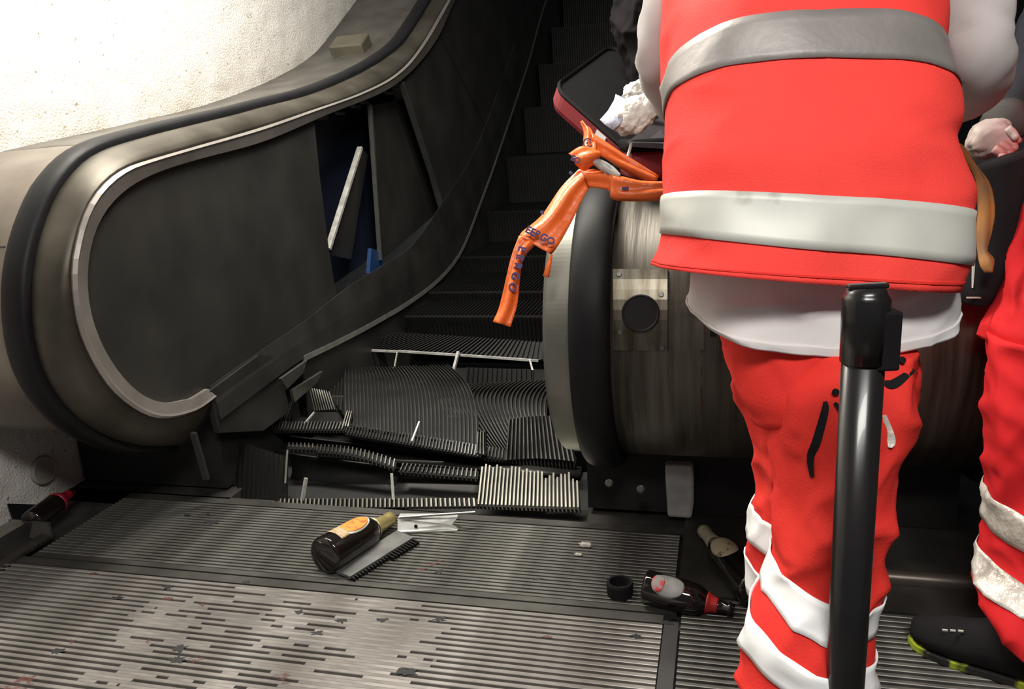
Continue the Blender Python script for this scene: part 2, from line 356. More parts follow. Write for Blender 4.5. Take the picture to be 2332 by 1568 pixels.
# make outward normal consistent
prev = None; fix = []
for p, n in rings:
    if prev is not None and np.dot(prev, n) < 0: n = -n
    prev = n; fix.append((p, n))
_k = min(range(len(fix)), key=lambda i: fix[i][0][1])
if fix[_k][1][1] > 0: fix = [(p, -n) for p, n in fix]
hrn = [n for p, n in fix]
def sweep(prof, src=None, mb=None, lo=0, hi=None):
    mb = mb or MB(); hi = hi or len(fix)
    mb.loft([[p*A(0, 1, 1)+A(x, 0, 0)+n*h for x, h in prof] for p, n in fix[lo:hi]]); return mb
hx0, hx1 = -1.845, -1.745
prof = []
for k in range(13):
    a = math.pi*k/12; prof.append((-1.780+0.041*math.cos(a), 0.004+0.026*math.sin(a)**0.6))
prof += [(-1.821, -0.012), (-1.739, -0.012)]
sweep(prof).build('handrail', m_rubber, bl, smooth=True)
# deck between handrail and trim, bulging
g = MB(); rows = []
for a, n_, c in zip(hr, hrn, to):
    mid = (a+c)/2+A(0.02, 0, 0); a2 = a*A(0, 1, 1)+A(-1.745, 0, 0)+n_*(-0.004)
    rows.append(catmull([a2, a*A(0, 1, 1)+A(-1.71, 0, 0)-n_*0.004, mid, c], 10))
g.sheet(rows, 0.004); g.build('deck', m_deck, bl, smooth=True)
# trim strip with a rolled lip
g = MB(); rr = []
for a, c in zip(to, ti):
    rr.append([a+A(-0.006, 0, 0), a+A(0.006, 0, 0), a*0.85+c*0.15+A(0.014, 0, 0), a*0.7+c*0.3+A(0.010, 0, 0), c+A(0.004, 0, 0), c+A(-0.012, 0, 0)])
g.loft(rr); g.build('trim', m_trim, bl, smooth=False)
# panels
te_px = [(475, 880), (585, 803), (700, 725), (780, 661), (874, 601), (940, 556), (1008, 459), (1060, 380), (1104, 287), (1160, 130), (1205, 0)]
sk_px = [(500, 955), (600, 880), (690, 815), (770, 777), (850, 735), (930, 688), (1000, 634), (1050, 570), (1090, 470), (1130, 360), (1200, 150), (1243, 0)]
te = path(te_px, XL+0.004, 80, 4.5, start=False); sk = path(sk_px, XL+0.022, 80, 4.5, start=False)
def panel(px, X, th, name, mat, parent, edge=None):
    g = MB(); g.prism([P(x, y, 0, X) for x, y in px], (-th, 0, 0)); return g.build(name, mat, parent)
big = [(715, 268), (600, 312), (450, 353), (319, 396), (265, 432), (215, 484), (197, 560), (188, 639), (200, 729), (238, 818), (283, 880), (340, 923), (383, 928), (432, 915), (480, 888), (585, 812), (700, 735), (766, 676), (748, 560), (728, 400)]
g = MB(); g.prism([P(x, y, 0, XL-0.002) for x, y in big], (-0.012, 0, 0)); pA = g.build('panel', m_panel, bl)
upper = [P(x, y, 0, XL) for x, y in [(918, 188), (1008, 462), (1060, 385), (1104, 292), (1160, 135), (1205, 5)]]
upper = [P(918, 188, 0, XL), P(965, 325, 0, XL), P(1008, 462, 0, XL)]+[P(1060, 385, 0, XL), P(1104, 292, 0, XL), P(1160, 135, 0, XL), P(1205, 5, 0, XL)]
e1 = upper[-1]; e0 = P(1046, -25, 0, XL)
upper += [e1+UPD*4.4, e0+UPD*4.4, e0, P(1008, 58, 0, XL), P(979, 106, 0, XL), P(945, 150, 0, XL)]
g = MB(); g.prism(upper, (-0.014, 0, 0)); pC = g.build('panel', m_panel, bl)
g = MB(); a, c = P(914, 188, 0, XL+0.001), P(1004, 462, 0, XL+0.001); g.bar(a, c, 0.012, 0.03, up=A(1, 0, 0)); g.build('panel_edge', m_edge2, bl)
g = MB(); a, c = P(990, 55, 0, XL+0.002), P(1104, 288, 0, XL+0.002); g.bar(a, c, 0.003, 0.006, up=A(1, 0, 0)); g.build('seam', m_skirt, bl)
# inner housing seen through the gap
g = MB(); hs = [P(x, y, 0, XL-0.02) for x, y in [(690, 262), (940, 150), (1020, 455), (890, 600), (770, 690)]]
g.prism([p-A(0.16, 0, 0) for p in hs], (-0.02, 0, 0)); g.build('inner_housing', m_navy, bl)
g = MB(); g.bar(P(838, 235, 0, XL-0.06), P(866, 600, 0, XL-0.06), 0.10, 0.02, up=A(1, 0, 0))
g2 = MB(); pts = [P(872, 575, 0, XL-0.03), P(846, 565, 0, XL-0.03), P(842, 622, 0, XL-0.03), P(872, 604, 0, XL-0.03)]; g2.prism(pts, (-0.02, 0, 0)); g2.build('blue_plate', M('blue_paint', (0.012, 0.05, 0.16), 0.5), bl)
for i, (x, y) in enumerate([(735, 268), (775, 258), (810, 243), (832, 234), (885, 212), (908, 203)]):
    g = MB(); g.box(P(x, y, 0, XL-0.03), (0.02, 0.07, 0.014)); g.build('clip', m_edge2, bl)
# skirt deck, bright strip, skirt face
g = MB(); g.sheet([[a, a*0.5+c*0.5+A(0.004, 0, 0), c] for a, c in zip(te, sk)], -0.006); g.build('skirt_deck', m_skirt, bl, smooth=False)
sk2 = path(sk_px[2:], XL+0.024, 80, 4.5, start=False); tsk = tangents(sk2)
g = MB(); rr = []
for p, t in zip(sk2, tsk):
    u = nrm(np.cross(t, A(1, 0, 0))); u = u if u[2] > 0 else -u
    rr.append([p+u*0.010+A(-0.006, 0, 0), p+u*0.010+A(0.006, 0, 0), p-u*0.012+A(0.008, 0, 0), p-u*0.012+A(-0.006, 0, 0)])
g.loft(rr); g.build('skirt_strip', M('worn_strip_aluminium', (0.30, 0.295, 0.27), 0.4, 0.5, scale=20), bl)
g = MB(); g.sheet([[p-A(0.004, 0, 0), p-A(0.004, 0, 0.18), p-A(0.004, 0, 0.38 if p[2] < 0.45 else 0.75)] for p in sk2], 0.008); g.build('skirt_face', m_skirt, bl)
# torn lower end of the skirt
for pts in ([(640, 862), (700, 820), (690, 850), (655, 885)], [(665, 888), (735, 845), (725, 868), (672, 915)]):
    g = MB(); g.prism([P(x, y, 0, XL+0.07) for x, y in pts], (-0.012, 0, 0)); g.build('torn_skirt_plate', m_edge2, bl)
g = MB(); g.prism([P(x, y, 0, XL+0.02) for x, y in [(490, 950), (478, 890), (590, 808), (690, 812), (650, 890), (660, 935), (600, 980), (500, 985)]], (-0.02, 0, 0)); g.build('lower_skirt_plate', m_skirt, bl)
# base block below
g = MB(); g.box((-1.985, 3.1, 0.15), (0.60, 1.6, 0.32)); g.build('newel_base', m_black, bl)
g = MB(); g.bar(P(440, 985, 0, XL+0.01), P(470, 1090, 0, XL+0.01), 0.012, 0.02, up=A(1, 0, 0)); g.build('base_bracket', m_skirt, bl)
# outer deck between handrail and wall plus the rounded steel drum at the nose
io = [i for i in range(NP) if True]
def outer(lo, hi, name, mat, inset, x0=-1.818, x1=wallX+0.0):
    g = MB(); rws = [[p*A(0, 1, 1)+A(x, 0, 0)+n*h for x, h in ((x0, inset), (x0-0.05, inset+0.004), ((x0+x1)/2, inset+0.006), (x1, inset))] for p, n in fix[lo:hi]]
    g.sheet(rws, 0.006); return g.build(name, mat, bl, smooth=True)
cut = next(i for i, (p, n) in enumerate(fix) if p[1] < 2.25 and p[2] > 0.8)
outer(0, cut+1, 'outer_deck', M('dark_outer_deck', (0.15, 0.14, 0.125), 0.45, 0.5, col2=(0.09, 0.083, 0.072), scale=6), -0.018)
m_drumL = M('warm_satin_steel', (0.245, 0.215, 0.185), 0.42, 0.7, col2=(0.17, 0.145, 0.12), scale=5, rvar=0.08)
outer(cut, NP-8, 'nose_drum', m_drumL, -0.018)
nose = [(p, n) for p, n in fix if p[1] < 1.95]
for yy in (560, 717):
    t = P(20, yy, 0, -1.86); j = min(range(len(fix)), key=lambda i: abs(fix[i][0][2]-t[2])+(9 if fix[i][0][1] > 1.9 else 0)); p, n = fix[j]
    g = MB(); g.bar(p*A(0, 1, 1)+A(-1.86, 0, 0)-n*0.014, p*A(0, 1, 1)+A(wallX, 0, 0)-n*0.014, 0.004, 0.003, up=n); g.build('seam', m_skirt, bl)
t = P(-8, 635, 0, -1.98); j = min(range(len(fix)), key=lambda i: abs(fix[i][0][2]-t[2])+(9 if fix[i][0][1] > 1.9 else 0)); p, n = fix[j]
g = MB(); g.lathe(p*A(0, 1, 1)+A(-1.945, 0, 0)-n*0.015, n, [(0, 0.042), (0.006, 0.042), (0.008, 0.038), (0.004, 0.034)], 28); g.build('stop_button', m_black, bl)
# little box bracket on the outer deck
g = MB(); cb = P(802, 116, 0, -2.05); g.box(cb, (0.20, 0.14, 0.13), A(1, 0, 0), UPD, np.cross(A(1, 0, 0), UPD)); bevel(g.build('deck_box', M('olive_painted_steel', (0.115, 0.105, 0.075), 0.5, 0.2), bl), 0.008)
# loose panels in the gap
g = MB(); g.prism([P(850, 240, 0, XL-0.05), P(925, 222, 0, XL-0.11), P(1000, 480, 0, XL-0.10), P(870, 592, 0, XL-0.04)], (-0.01, 0, 0))
lp = empty('loose_panel', P(870, 592, 0, XL-0.04), 'tall dark loose panel hanging upright in the balustrade gap', 'panel', 'loose panels in the balustrade gap')
g.build('sheet', m_panel, lp)
g = MB(); g.bar(P(842, 238, 0, XL-0.03), P(866, 592, 0, XL-0.025), 0.012, 0.022, up=A(1, 0, 0)); g.build('bent_edge', m_edge2, lp)
lp = empty('loose_panel', P(748, 568, 0, XL-0.05), 'short loose panel with bright bare edge leaning in the balustrade gap', 'panel', 'loose panels in the balustrade gap')
g = MB(); g.prism([P(822, 338, 0, XL-0.06), P(838, 352, 0, XL-0.09), P(800, 590, 0, XL-0.10), P(750, 580, 0, XL-0.06)], (-0.008, 0, 0)); g.build('sheet', m_panel, lp)
g = MB(); g.bar(P(820, 336, 0, XL-0.05), P(747, 567, 0, XL-0.045), 0.014, 0.026, up=A(1, 0, 0)); g.build('bare_edge', m_edge, lp)
# steel kerb at the left of the floor
kb = empty('steel_kerb', (-2.06, 1.6, 0), 'shiny steel kerb rail along the floor below the left wall', 'kerb')
g = MB(); ya, yb = 0.6, 1.86
prof = [(-2.17, 0.0), (-2.17, 0.050), (-2.155, 0.058), (-2.09, 0.058), (-2.075, 0.05), (-2.055, 0.018), (-2.02, 0.012), (-2.02, 0.0)]
g.loft([[A(x, y, z) for x, z in prof] for y in (ya, yb)]); g.build('rail', M('polished_kerb_steel', (0.34, 0.32, 0.30), 0.16, 0.9, col2=(0.16, 0.15, 0.14), scale=9, rvar=0.1), kb)
g = MB(); g.box((-2.095, yb+0.004, 0.028), (0.15, 0.008, 0.054)); g.build('end_cap', m_plate, kb)
# ------------------------------------------------------------------ escalator steps (intact, climbing into the dark)
NOS = [(3.90, 0.235), (4.28, 0.285), (4.90, 0.385), (5.56, 0.60), (6.20, 0.95), (6.86, 1.32), (7.52, 1.70), (8.17, 2.075), (8.82, 2.45), (9.47, 2.825)]
words = ['lowest intact black ridged step just above the crushed ones', 'second intact black ridged step above the crushed ones', 'third intact ridged step counted up from the crushed ones', 'fourth intact step counted up from the crushed ones', 'fifth intact step counted up, level with the orange strap knot', 'sixth intact step counted up, beside the open red case', 'seventh intact step, dark, behind the upper rim of the red case', 'eighth intact step, hardly visible in the dark above the case', 'ninth intact step near the top edge of the photo', 'topmost dark step at the upper edge of the photo']
SX0, SX1 = XL+0.04, XR-0.01
for i, (y, z) in enumerate(NOS[:10]):
    st = empty('escalator_step', (-1.04, y, z-0.2), words[i], 'step', 'intact escalator steps')
    y2 = NOS[i+1][0]+0.02 if i < 9 else y+0.66
    h = max(0.17, z-NOS[i-1][1]+0.02) if i else 0.20
    S = quadS((SX0, y, z), (SX1, y, z), (SX1, y+0.03, z-h), (SX0, y+0.03, z-h), lambda s, t: A(0, 0.02*(t*(1-t)), 0))
    ridged(S, 54, 4, 0.010, 0.5, A(0, -1, 0), 0, 1, 0.02).build('riser', [m_tooth_d, m_step], st)
    S = quadS((SX0, y+0.02, z), (SX1, y+0.02, z), (SX1, y2, z), (SX0, y2, z))
    ridged(S, 54, 1, 0.010, 0.5, A(0, 0, 1), 0, 1, 0.02).build('tread', [m_tooth_d, m_step], st)
    g = MB(); g.box(((SX0+SX1)/2, (y+y2)/2+0.05, z-h/2-0.05), (SX1-SX0-0.02, y2-y-0.16, h-0.02)); g.build('casting', m_step, st)
# ------------------------------------------------------------------ crushed steps
def Q(x, y, Yv): return P(x, y, 1, Yv)
def frag(name, quad, n, label, rows=6, mats=(m_tooth, m_step), depth=0.010, duty=0.34, bulge=None, jag=None, dn=A(0, -0.6, 0.6), back=0.012, group='broken step pieces'):
    S = quadS(*[Q(*q) for q in quad], bulge)
    mb = ridged(S, n, rows, depth, duty, dn, 0, 1, back, jag)
    return mb.build(name, list(mats), label=label, cat='step fragment', group=group)
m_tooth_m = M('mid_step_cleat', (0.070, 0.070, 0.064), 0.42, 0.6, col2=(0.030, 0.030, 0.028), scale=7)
frag('broken_riser', [(486, 985, 2.46), (652, 1040, 2.36), (650, 1142, 2.24), (480, 1132, 2.36)], 16, 'black ridged riser block at the left end of the crushed steps', mats=(m_tooth_d, m_step))
rnd = [random.random() for _ in range(200)]
frag('broken_riser', [(1096, 1058, 2.42), (1318, 1082, 2.40), (1322, 1160, 2.24), (1086, 1152, 2.24)], 26, 'brightly lit ridged riser piece at the lower right of the crushed steps', jag=lambda s: 0.10*rnd[int(s*26)]*(1 if s < .6 else 2.5), duty=0.42, mats=(M('lit_step_cleat', (0.46, 0.44, 0.37), 0.36, 0.6, col2=(0.26, 0.25, 0.21), scale=9), m_step))  # brighter copy of the cleat metal; the light on it is put into the colour
frag('comb_strip', [(638, 1136, 2.245), (1086, 1136, 2.245), (1088, 1154, 2.225), (636, 1158, 2.225)], 44, 'long bright toothed strip along the bottom of the crushed steps', rows=2, depth=0.010, duty=0.36, mats=(MATS['lit_step_cleat'], m_step))
frag('toothed_strip', [(655, 1012, 2.50), (718, 1014, 2.49), (718, 1024, 2.46), (655, 1022, 2.46)], 7, 'short toothed strip at the corner of the black riser block', rows=2, duty=0.3)
frag('toothed_strip', [(720, 1016, 2.52), (904, 1050, 2.46), (900, 1068, 2.42), (718, 1030, 2.46)], 20, 'sagging toothed strip left of the middle fracture', rows=3, duty=0.3, bulge=lambda s, t: A(0, 0, 0.015*math.sin(math.pi*s)))
frag('toothed_strip', [(915, 1058, 2.48), (1090, 1072, 2.46), (1088, 1090, 2.42), (908, 1074, 2.44)], 18, 'toothed strip right of the middle fracture beside the bright riser piece', rows=3, duty=0.3)
frag('broken_nosing', [(602, 962, 2.66), (790, 964, 2.64), (784, 980, 2.60), (598, 980, 2.62)], 26, 'left toothed nosing piece below the torn skirt', rows=2, duty=0.34)
frag('broken_nosing', [(790, 968, 2.66), (1104, 1018, 2.62), (1100, 1042, 2.58), (784, 988, 2.60)], 44, 'long toothed nosing running below the big buckled tread', rows=2, mats=(m_tooth_m, m_step), duty=0.34)
frag('broken_nosing', [(1104, 1020, 2.64), (1312, 1040, 2.60), (1312, 1066, 2.56), (1100, 1042, 2.58)], 26, 'right toothed nosing piece beside the right newel', rows=2, duty=0.34)
frag('buckled_tread', [(785, 842, 3.30), (1022, 833, 3.30), (1090, 1020, 2.62), (785, 972, 2.64)], 34, 'large buckled black ridged tread plate in the middle of the crushed steps', rows=14, mats=(m_tooth_m, m_step), bulge=lambda s, t: A(0.05*math.sin(math.pi*t)*s, 0, 0.05*math.sin(math.pi*t)*(1-0.3*s)), jag=lambda s: 0.02*rnd[int(s*34)], dn=A(0, -0.5, 0.8))
frag('buckled_tread', [(1035, 880, 3.15), (1290, 868, 3.15), (1262, 1040, 2.70), (1080, 1022, 2.64)], 26, 'second buckled tread plate with curved ridges left of the right newel', rows=16, mats=(m_tooth_m, m_step), bulge=lambda s, t: A(-0.10*math.sin(math.pi*t)*(1-s*.5), 0, 0.05*math.sin(math.pi*t)), dn=A(0, -0.5, 0.8), depth=0.012)
frag('tread_corner', [(748, 862, 3.22), (800, 842, 3.26), (800, 968, 2.70), (742, 890, 3.05)], 7, 'narrow bent corner of the buckled tread next to the skirt', rows=6, mats=(m_tooth_m, m_step), dn=A(0, -0.5, 0.8))
frag('broken_riser', [(1158, 955, 2.62), (1290, 950, 2.62), (1312, 1052, 2.55), (1150, 1048, 2.55)], 16, 'upright ridged riser piece leaning against the right newel', duty=0.34, bulge=lambda s, t: A(0, 0, 0.01*math.sin(3*s)))
frag('riser_sliver', [(1088, 985, 2.60), (1106, 982, 2.60), (1106, 1036, 2.55), (1083, 1032, 2.55)], 3, 'narrow ridged sliver left of the small dark hole', rows=4, duty=0.34)
frag('ridged_scrap', [(634, 922, 2.78), (670, 918, 2.78), (652, 972, 2.66), (602, 974, 2.68)], 9, 'slanted ridged scrap below the left skirt', rows=3)
frag('ridged_scrap', [(704, 884, 2.80), (752, 895, 2.80), (768, 934, 2.72), (718, 936, 2.74)], 9, 'small ridged scrap with pale bars beside the buckled tread', rows=3)
frag('ridged_scrap', [(790, 938, 2.70), (804, 940, 2.70), (796, 975, 2.63), (778, 972, 2.63)], 3, 'three pale upright teeth left of the buckled tread', rows=3)
frag('dark_riser', [(1062, 836, 3.42), (1214, 842, 3.40), (1214, 888, 3.36), (1058, 888, 3.38)], 14, 'dark ridged riser framed by pale fractures at the top of the crushed steps', rows=3, mats=(m_tooth_d, m_step))
frag('dark_riser', [(905, 758, 3.62), (1240, 780, 3.62), (1240, 820, 3.55), (790, 795, 3.55)], 40, 'dark ridged riser above the pale fractured rail', rows=3, mats=(m_step, m_step))
def bars(name, segs, label, w=0.008, mat=m_edge, cat='step fragment'):
    g = MB()
    for a, c in segs: g.bar(Q(*a), Q(*c), w, w)
    return g.build(name, mat, label=label, cat=cat, group='broken step pieces')
bars('fracture_rail', [((790, 795, 3.5), (905, 800, 3.5))], 'pale fractured rail at the top left of the crushed steps', 0.010)
bars('fracture_rail', [((906, 799, 3.5), (1044, 808, 3.5))], 'pale fractured rail above the middle of the buckled tread', 0.010)
bars('fracture_rail', [((1048, 808, 3.5), (1226, 821, 3.5))], 'pale fractured rail at the top right beside the newel', 0.010)
bars('fracture_rail', [((1140, 885, 3.3), (1206, 888, 3.3))], 'short pale rail below the dark framed riser', 0.012)
bars('metal_rib', [((905, 800, 3.49), (898, 838, 3.45))], 'thin pale rib hanging from the left fractured rail', 0.006)
bars('metal_rib', [((1044, 800, 3.49), (1028, 862, 3.42))], 'bent rib between the two buckled treads', 0.012)
bars('metal_rib', [((1206, 818, 3.50), (1214, 848, 3.41))], 'short rib beside the right newel', 0.008)
bars('metal_rib', [((768, 815, 3.3), (792, 818, 3.3))], 'tiny pale sliver under the torn skirt strip', 0.007)
bars('metal_rib', [((955, 960, 2.66), (938, 1004, 2.56))], 'pale splinter standing on the long nosing', 0.006)
bars('metal_rib', [((697, 1088, 2.26), (688, 1140, 2.24))], 'bright curved fin inside the lower left hole', 0.010)
bars('metal_rib', [((892, 1078, 2.30), (896, 1138, 2.24))], 'upright rib dividing the two lower holes', 0.009, m_edge2)
bars('metal_rib', [((655, 1024, 2.34), (650, 1100, 2.27))], 'thin pale rim on the edge of the black riser block', 0.006, m_edge2)
bars('metal_rib', [((716, 938, 2.74), (690, 968, 2.68))], 'curved rib below the small ridged scrap', 0.006)
bars('metal_rib', [((1022, 840, 3.29), (1040, 872, 3.2))], 'jagged pale lip at the corner of the buckled tread', 0.008)
bars('metal_rib', [((1022, 842, 3.29), (1028, 905, 3.05))], 'jagged torn edge between the two buckled treads', 0.007, m_edge2)
bars('metal_rib', [((900, 1048, 2.46), (1010, 1052, 2.46))], 'thin curled sheet edge over the middle fracture', 0.005, m_edge2)
for quad, lb in (([(652, 1030, 2.50), (905, 1062, 2.50), (900, 1140, 2.44), (645, 1140, 2.44)], 'dark sheet added as the shade in the lower left hole'), ([(895, 1070, 2.50), (1095, 1082, 2.50), (1092, 1142, 2.42), (890, 1140, 2.42)], 'dark sheet added as the shade in the lower right hole'), ([(600, 985, 2.70), (1320, 1065, 2.68), (1320, 1090, 2.62), (600, 1030, 2.64)], 'dark sheet added as the shaded gap between the two toothed rows'), ([(660, 900, 2.95), (800, 900, 2.95), (800, 985, 2.75), (600, 985, 2.75)], 'dark sheet added as the shaded cavity behind the small ridged scraps')):
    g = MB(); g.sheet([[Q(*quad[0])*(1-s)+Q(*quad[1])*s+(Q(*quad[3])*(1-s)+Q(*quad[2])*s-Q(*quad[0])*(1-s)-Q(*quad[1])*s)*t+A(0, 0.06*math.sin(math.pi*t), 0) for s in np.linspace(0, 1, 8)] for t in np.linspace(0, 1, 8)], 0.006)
    g.build('hole_backing', M('dark_backing_sheet', (0.020, 0.020, 0.018), 0.5, 0.3), smooth=True, label=lb, cat='step fragment', group='broken step pieces')  # backing sheets; the shade of the holes is put into their dark colour
g = MB(); g.box((-1.02, 3.05, -0.02), (1.10, 0.7, 0.08)); g.build('step_chassis', m_step, label='black step chassis under the crushed treads', cat='step chassis')
# ------------------------------------------------------------------ right newel with steel drum
nr = empty('escalator_newel', (0.15, 2.4, 0), 'right escalator newel with black handrail and wide stained steel drum', 'newel')
CY, CZ, RO = 2.36, 0.585, 0.42
def nosepath(r, n=96, back=2.2, cz=CZ):
    pts = [A(0, CY+0.55, cz-r*1.0)]+[A(0, CY-r*math.cos(a), cz+r*math.sin(a)) for a in np.linspace(-math.pi/2, math.pi/2, n)]
    pts += [A(0, CY+0.6, cz+r+0.01), A(0, CY+1.3, cz+r+0.03)]+[A(0, CY+2.2, cz+r+0.08), A(0, CY+3.0, cz+r+0.35), A(0, CY+5.2, cz+r+1.6)]
    return pts
def sweepN(prof, r, name, mat, lim=None, smooth=True):
    pth = nosepath(r); tg = tangents(pth); rr = []
    for p, t in zip(pth, tg):
        n = nrm(np.cross(t, A(1, 0, 0))); n = n if np.dot(n, p-A(0, CY+0.3, CZ)) > 0 else -n
        rr.append([p+A(x, 0, 0)+n*h for x, h in prof])
    g = MB(); g.loft(rr[:lim]); return g.build(name, mat, nr, smooth=smooth)
def hprof(xc, w=0.052, h=0.030): return [(xc+w*math.cos(math.pi*k/12), 0.004+h*math.sin(math.pi*k/12)**0.6) for k in range(13)]+[(xc-w, -0.012), (xc+w, -0.012)]
sweepN(hprof(-0.325), RO-0.02, 'handrail', m_rubber)
sweepN([(-0.45, -0.012), (-0.44, 0.0), (-0.372, 0.004), (-0.372, -0.014)], RO-0.035, 'deck', M('pale_satin_deck', (0.24, 0.24, 0.21), 0.45, 0.6, col2=(0.16, 0.16, 0.135), scale=4), smooth=False)
sweepN([(-0.278, -0.012), (-0.272, 0.0), (0.64, 0.0), (0.64, -0.012)], RO-0.03, 'drum', m_drum)
sweepN(hprof(0.695), RO-0.02, 'handrail', m_rubber)
pth = nosepath(RO-0.05)
g = MB(); g.prism([p+A(-0.44, 0, 0) for p in pth]+[A(-0.44, CY+5.2, 1.4), A(-0.44, CY+1.2, 0.05)], (0.012, 0, 0)); g.build('inner_panel', m_panel, nr)
g = MB(); g.prism([p+A(0.60, 0, 0) for p in pth]+[A(0.60, CY+5.2, 1.4), A(0.60, CY+1.2, 0.05)], (0.012, 0, 0)); g.build('inner_panel', m_panel, nr)
g = MB(); g.box((0.12, 3.0, 0.11), (1.04, 1.4, 0.22)); g.build('newel_base', m_black, nr)
def drum_pt(x, z, off=0.0):
    r = RO-0.03; a = math.asin(max(-1, min(1, (z-CZ)/r))); return A(x, CY-(r+off)*math.cos(a), CZ+(r+off)*math.sin(a)), A(0, -math.cos(a), math.sin(a))
def drum_at(x, y, off=0.0):
    d = FWD + RGT*((x-W/2)/F) - UPV*((y-H/2)/F); r = RO-0.03+off
    oy, oz = ORG[1]-CY, ORG[2]-CZ; a = d[1]**2+d[2]**2; b_ = 2*(oy*d[1]+oz*d[2]); c_ = oy*oy+oz*oz-r*r
    disc = max(b_*b_-4*a*c_, 0); t = (-b_-math.sqrt(disc))/(2*a); p = ORG+d*t; return p, nrm(A(0, p[1]-CY, p[2]-CZ))
def drum_patch(x0, y0, x1, y1, off, name, mat, parent, k=8):
    grid = [[drum_at(x0+(x1-x0)*j/4, y0+(y1-y0)*i/k, off)[0] for j in range(5)] for i in range(k+1)]
    g = MB(); g.sheet(grid, -0.003 if off > 0 else 0.003); return g.build(name, mat, parent)
pl = drum_patch(1396, 612, 1520, 798, 0.003, 'cover_plate', M('stained_cover_plate', (0.24, 0.22, 0.18), 0.30, 0.85, col2=(0.09, 0.072, 0.04), scale=11, stretch=(4, 0.3, 0.5)), nr)
c, n = drum_at(1459, 713, 0.004); g = MB(); g.lathe(c, n, [(0, 0.047), (0.004, 0.047), (0.006, 0.044), (0.003, 0.04)], 30); g.build('stop_button', m_black, pl)
for (x, y) in [(1506, 670), (1508, 792), (1412, 756), (1410, 625)]:
    c, n = drum_at(x, y, 0.004); g = MB(); g.lathe(c, n, [(0, 0.007), (0.003, 0.006)], 10); g.build('screw', m_edge2, pl)
for (x, y0, y1, w) in [(1598, 790, 945, 3), (1604, 740, 800, 2), (1640, 730, 840, 3)]: drum_patch(x-w, y0, x+w*.6, y1, 0.001, 'blood_drip', m_blood, nr)
g = MB(); c, n = drum_at(1623, 748, 0.003); g.box(c, (0.012, 0.004, 0.04), A(1, 0, 0), n, np.cross(A(1, 0, 0), n)); g.build('slot_plate', m_black, nr)
# things under the drum
g = MB(); a = P(1548, 1176, 2, 0.0)
ring = lambda z, s, dx=0: [a+A(-0.042*s+dx, -0.01, z), a+A(0.042*s+dx, -0.01, z), a+A(0.042*s+dx, 0.07, z), a+A(-0.042*s+dx, 0.07, z)]
g.loft([ring(0, .85), ring(0.05, .95, 0.002), ring(0.13, 1.0), ring(0.17, .95, -0.002)])
bevel(g.build('grey_block', M('scuffed_grey_plastic', (0.50, 0.52, 0.50), 0.6, col2=(0.32, 0.33, 0.32), scale=14), label='scuffed pale grey block standing under the steel drum', cat='block'), 0.008)
ft = empty('newel_foot', P(1440, 1165, 2, 0), 'black bolted foot plate below the right handrail nose', 'foot plate')
g = MB(); g.box(P(1400, 1150, 2, 0.0)+A(0.02, 0.1, 0.09), (0.20, 0.12, 0.18)); g.build('block', m_black, ft)
for (x, y) in [(1388, 1098), (1460, 1112), (1340, 985)]:
    g = MB(); g.lathe(P(x, y, 1, 2.19), (0, -1, 0.3), [(0, 0.012), (0.012, 0.012), (0.014, 0.008)], 10); g.build('bolt', m_edge2, ft)
g = MB(); p0, p1 = P(1990, 1312, 1, 2.0), P(2420, 1345, 1, 2.0); g.tube([p0-A(0.2, 0, 0), p0, p1, p1+A(.2, 0, 0)], 0.022, 12); g.build('floor_rail', M('worn_brown_rail', (0.17, 0.145, 0.125), 0.35, 0.6), smooth=True, label='dark round metal rail lying along the floor behind the black post', cat='rail')
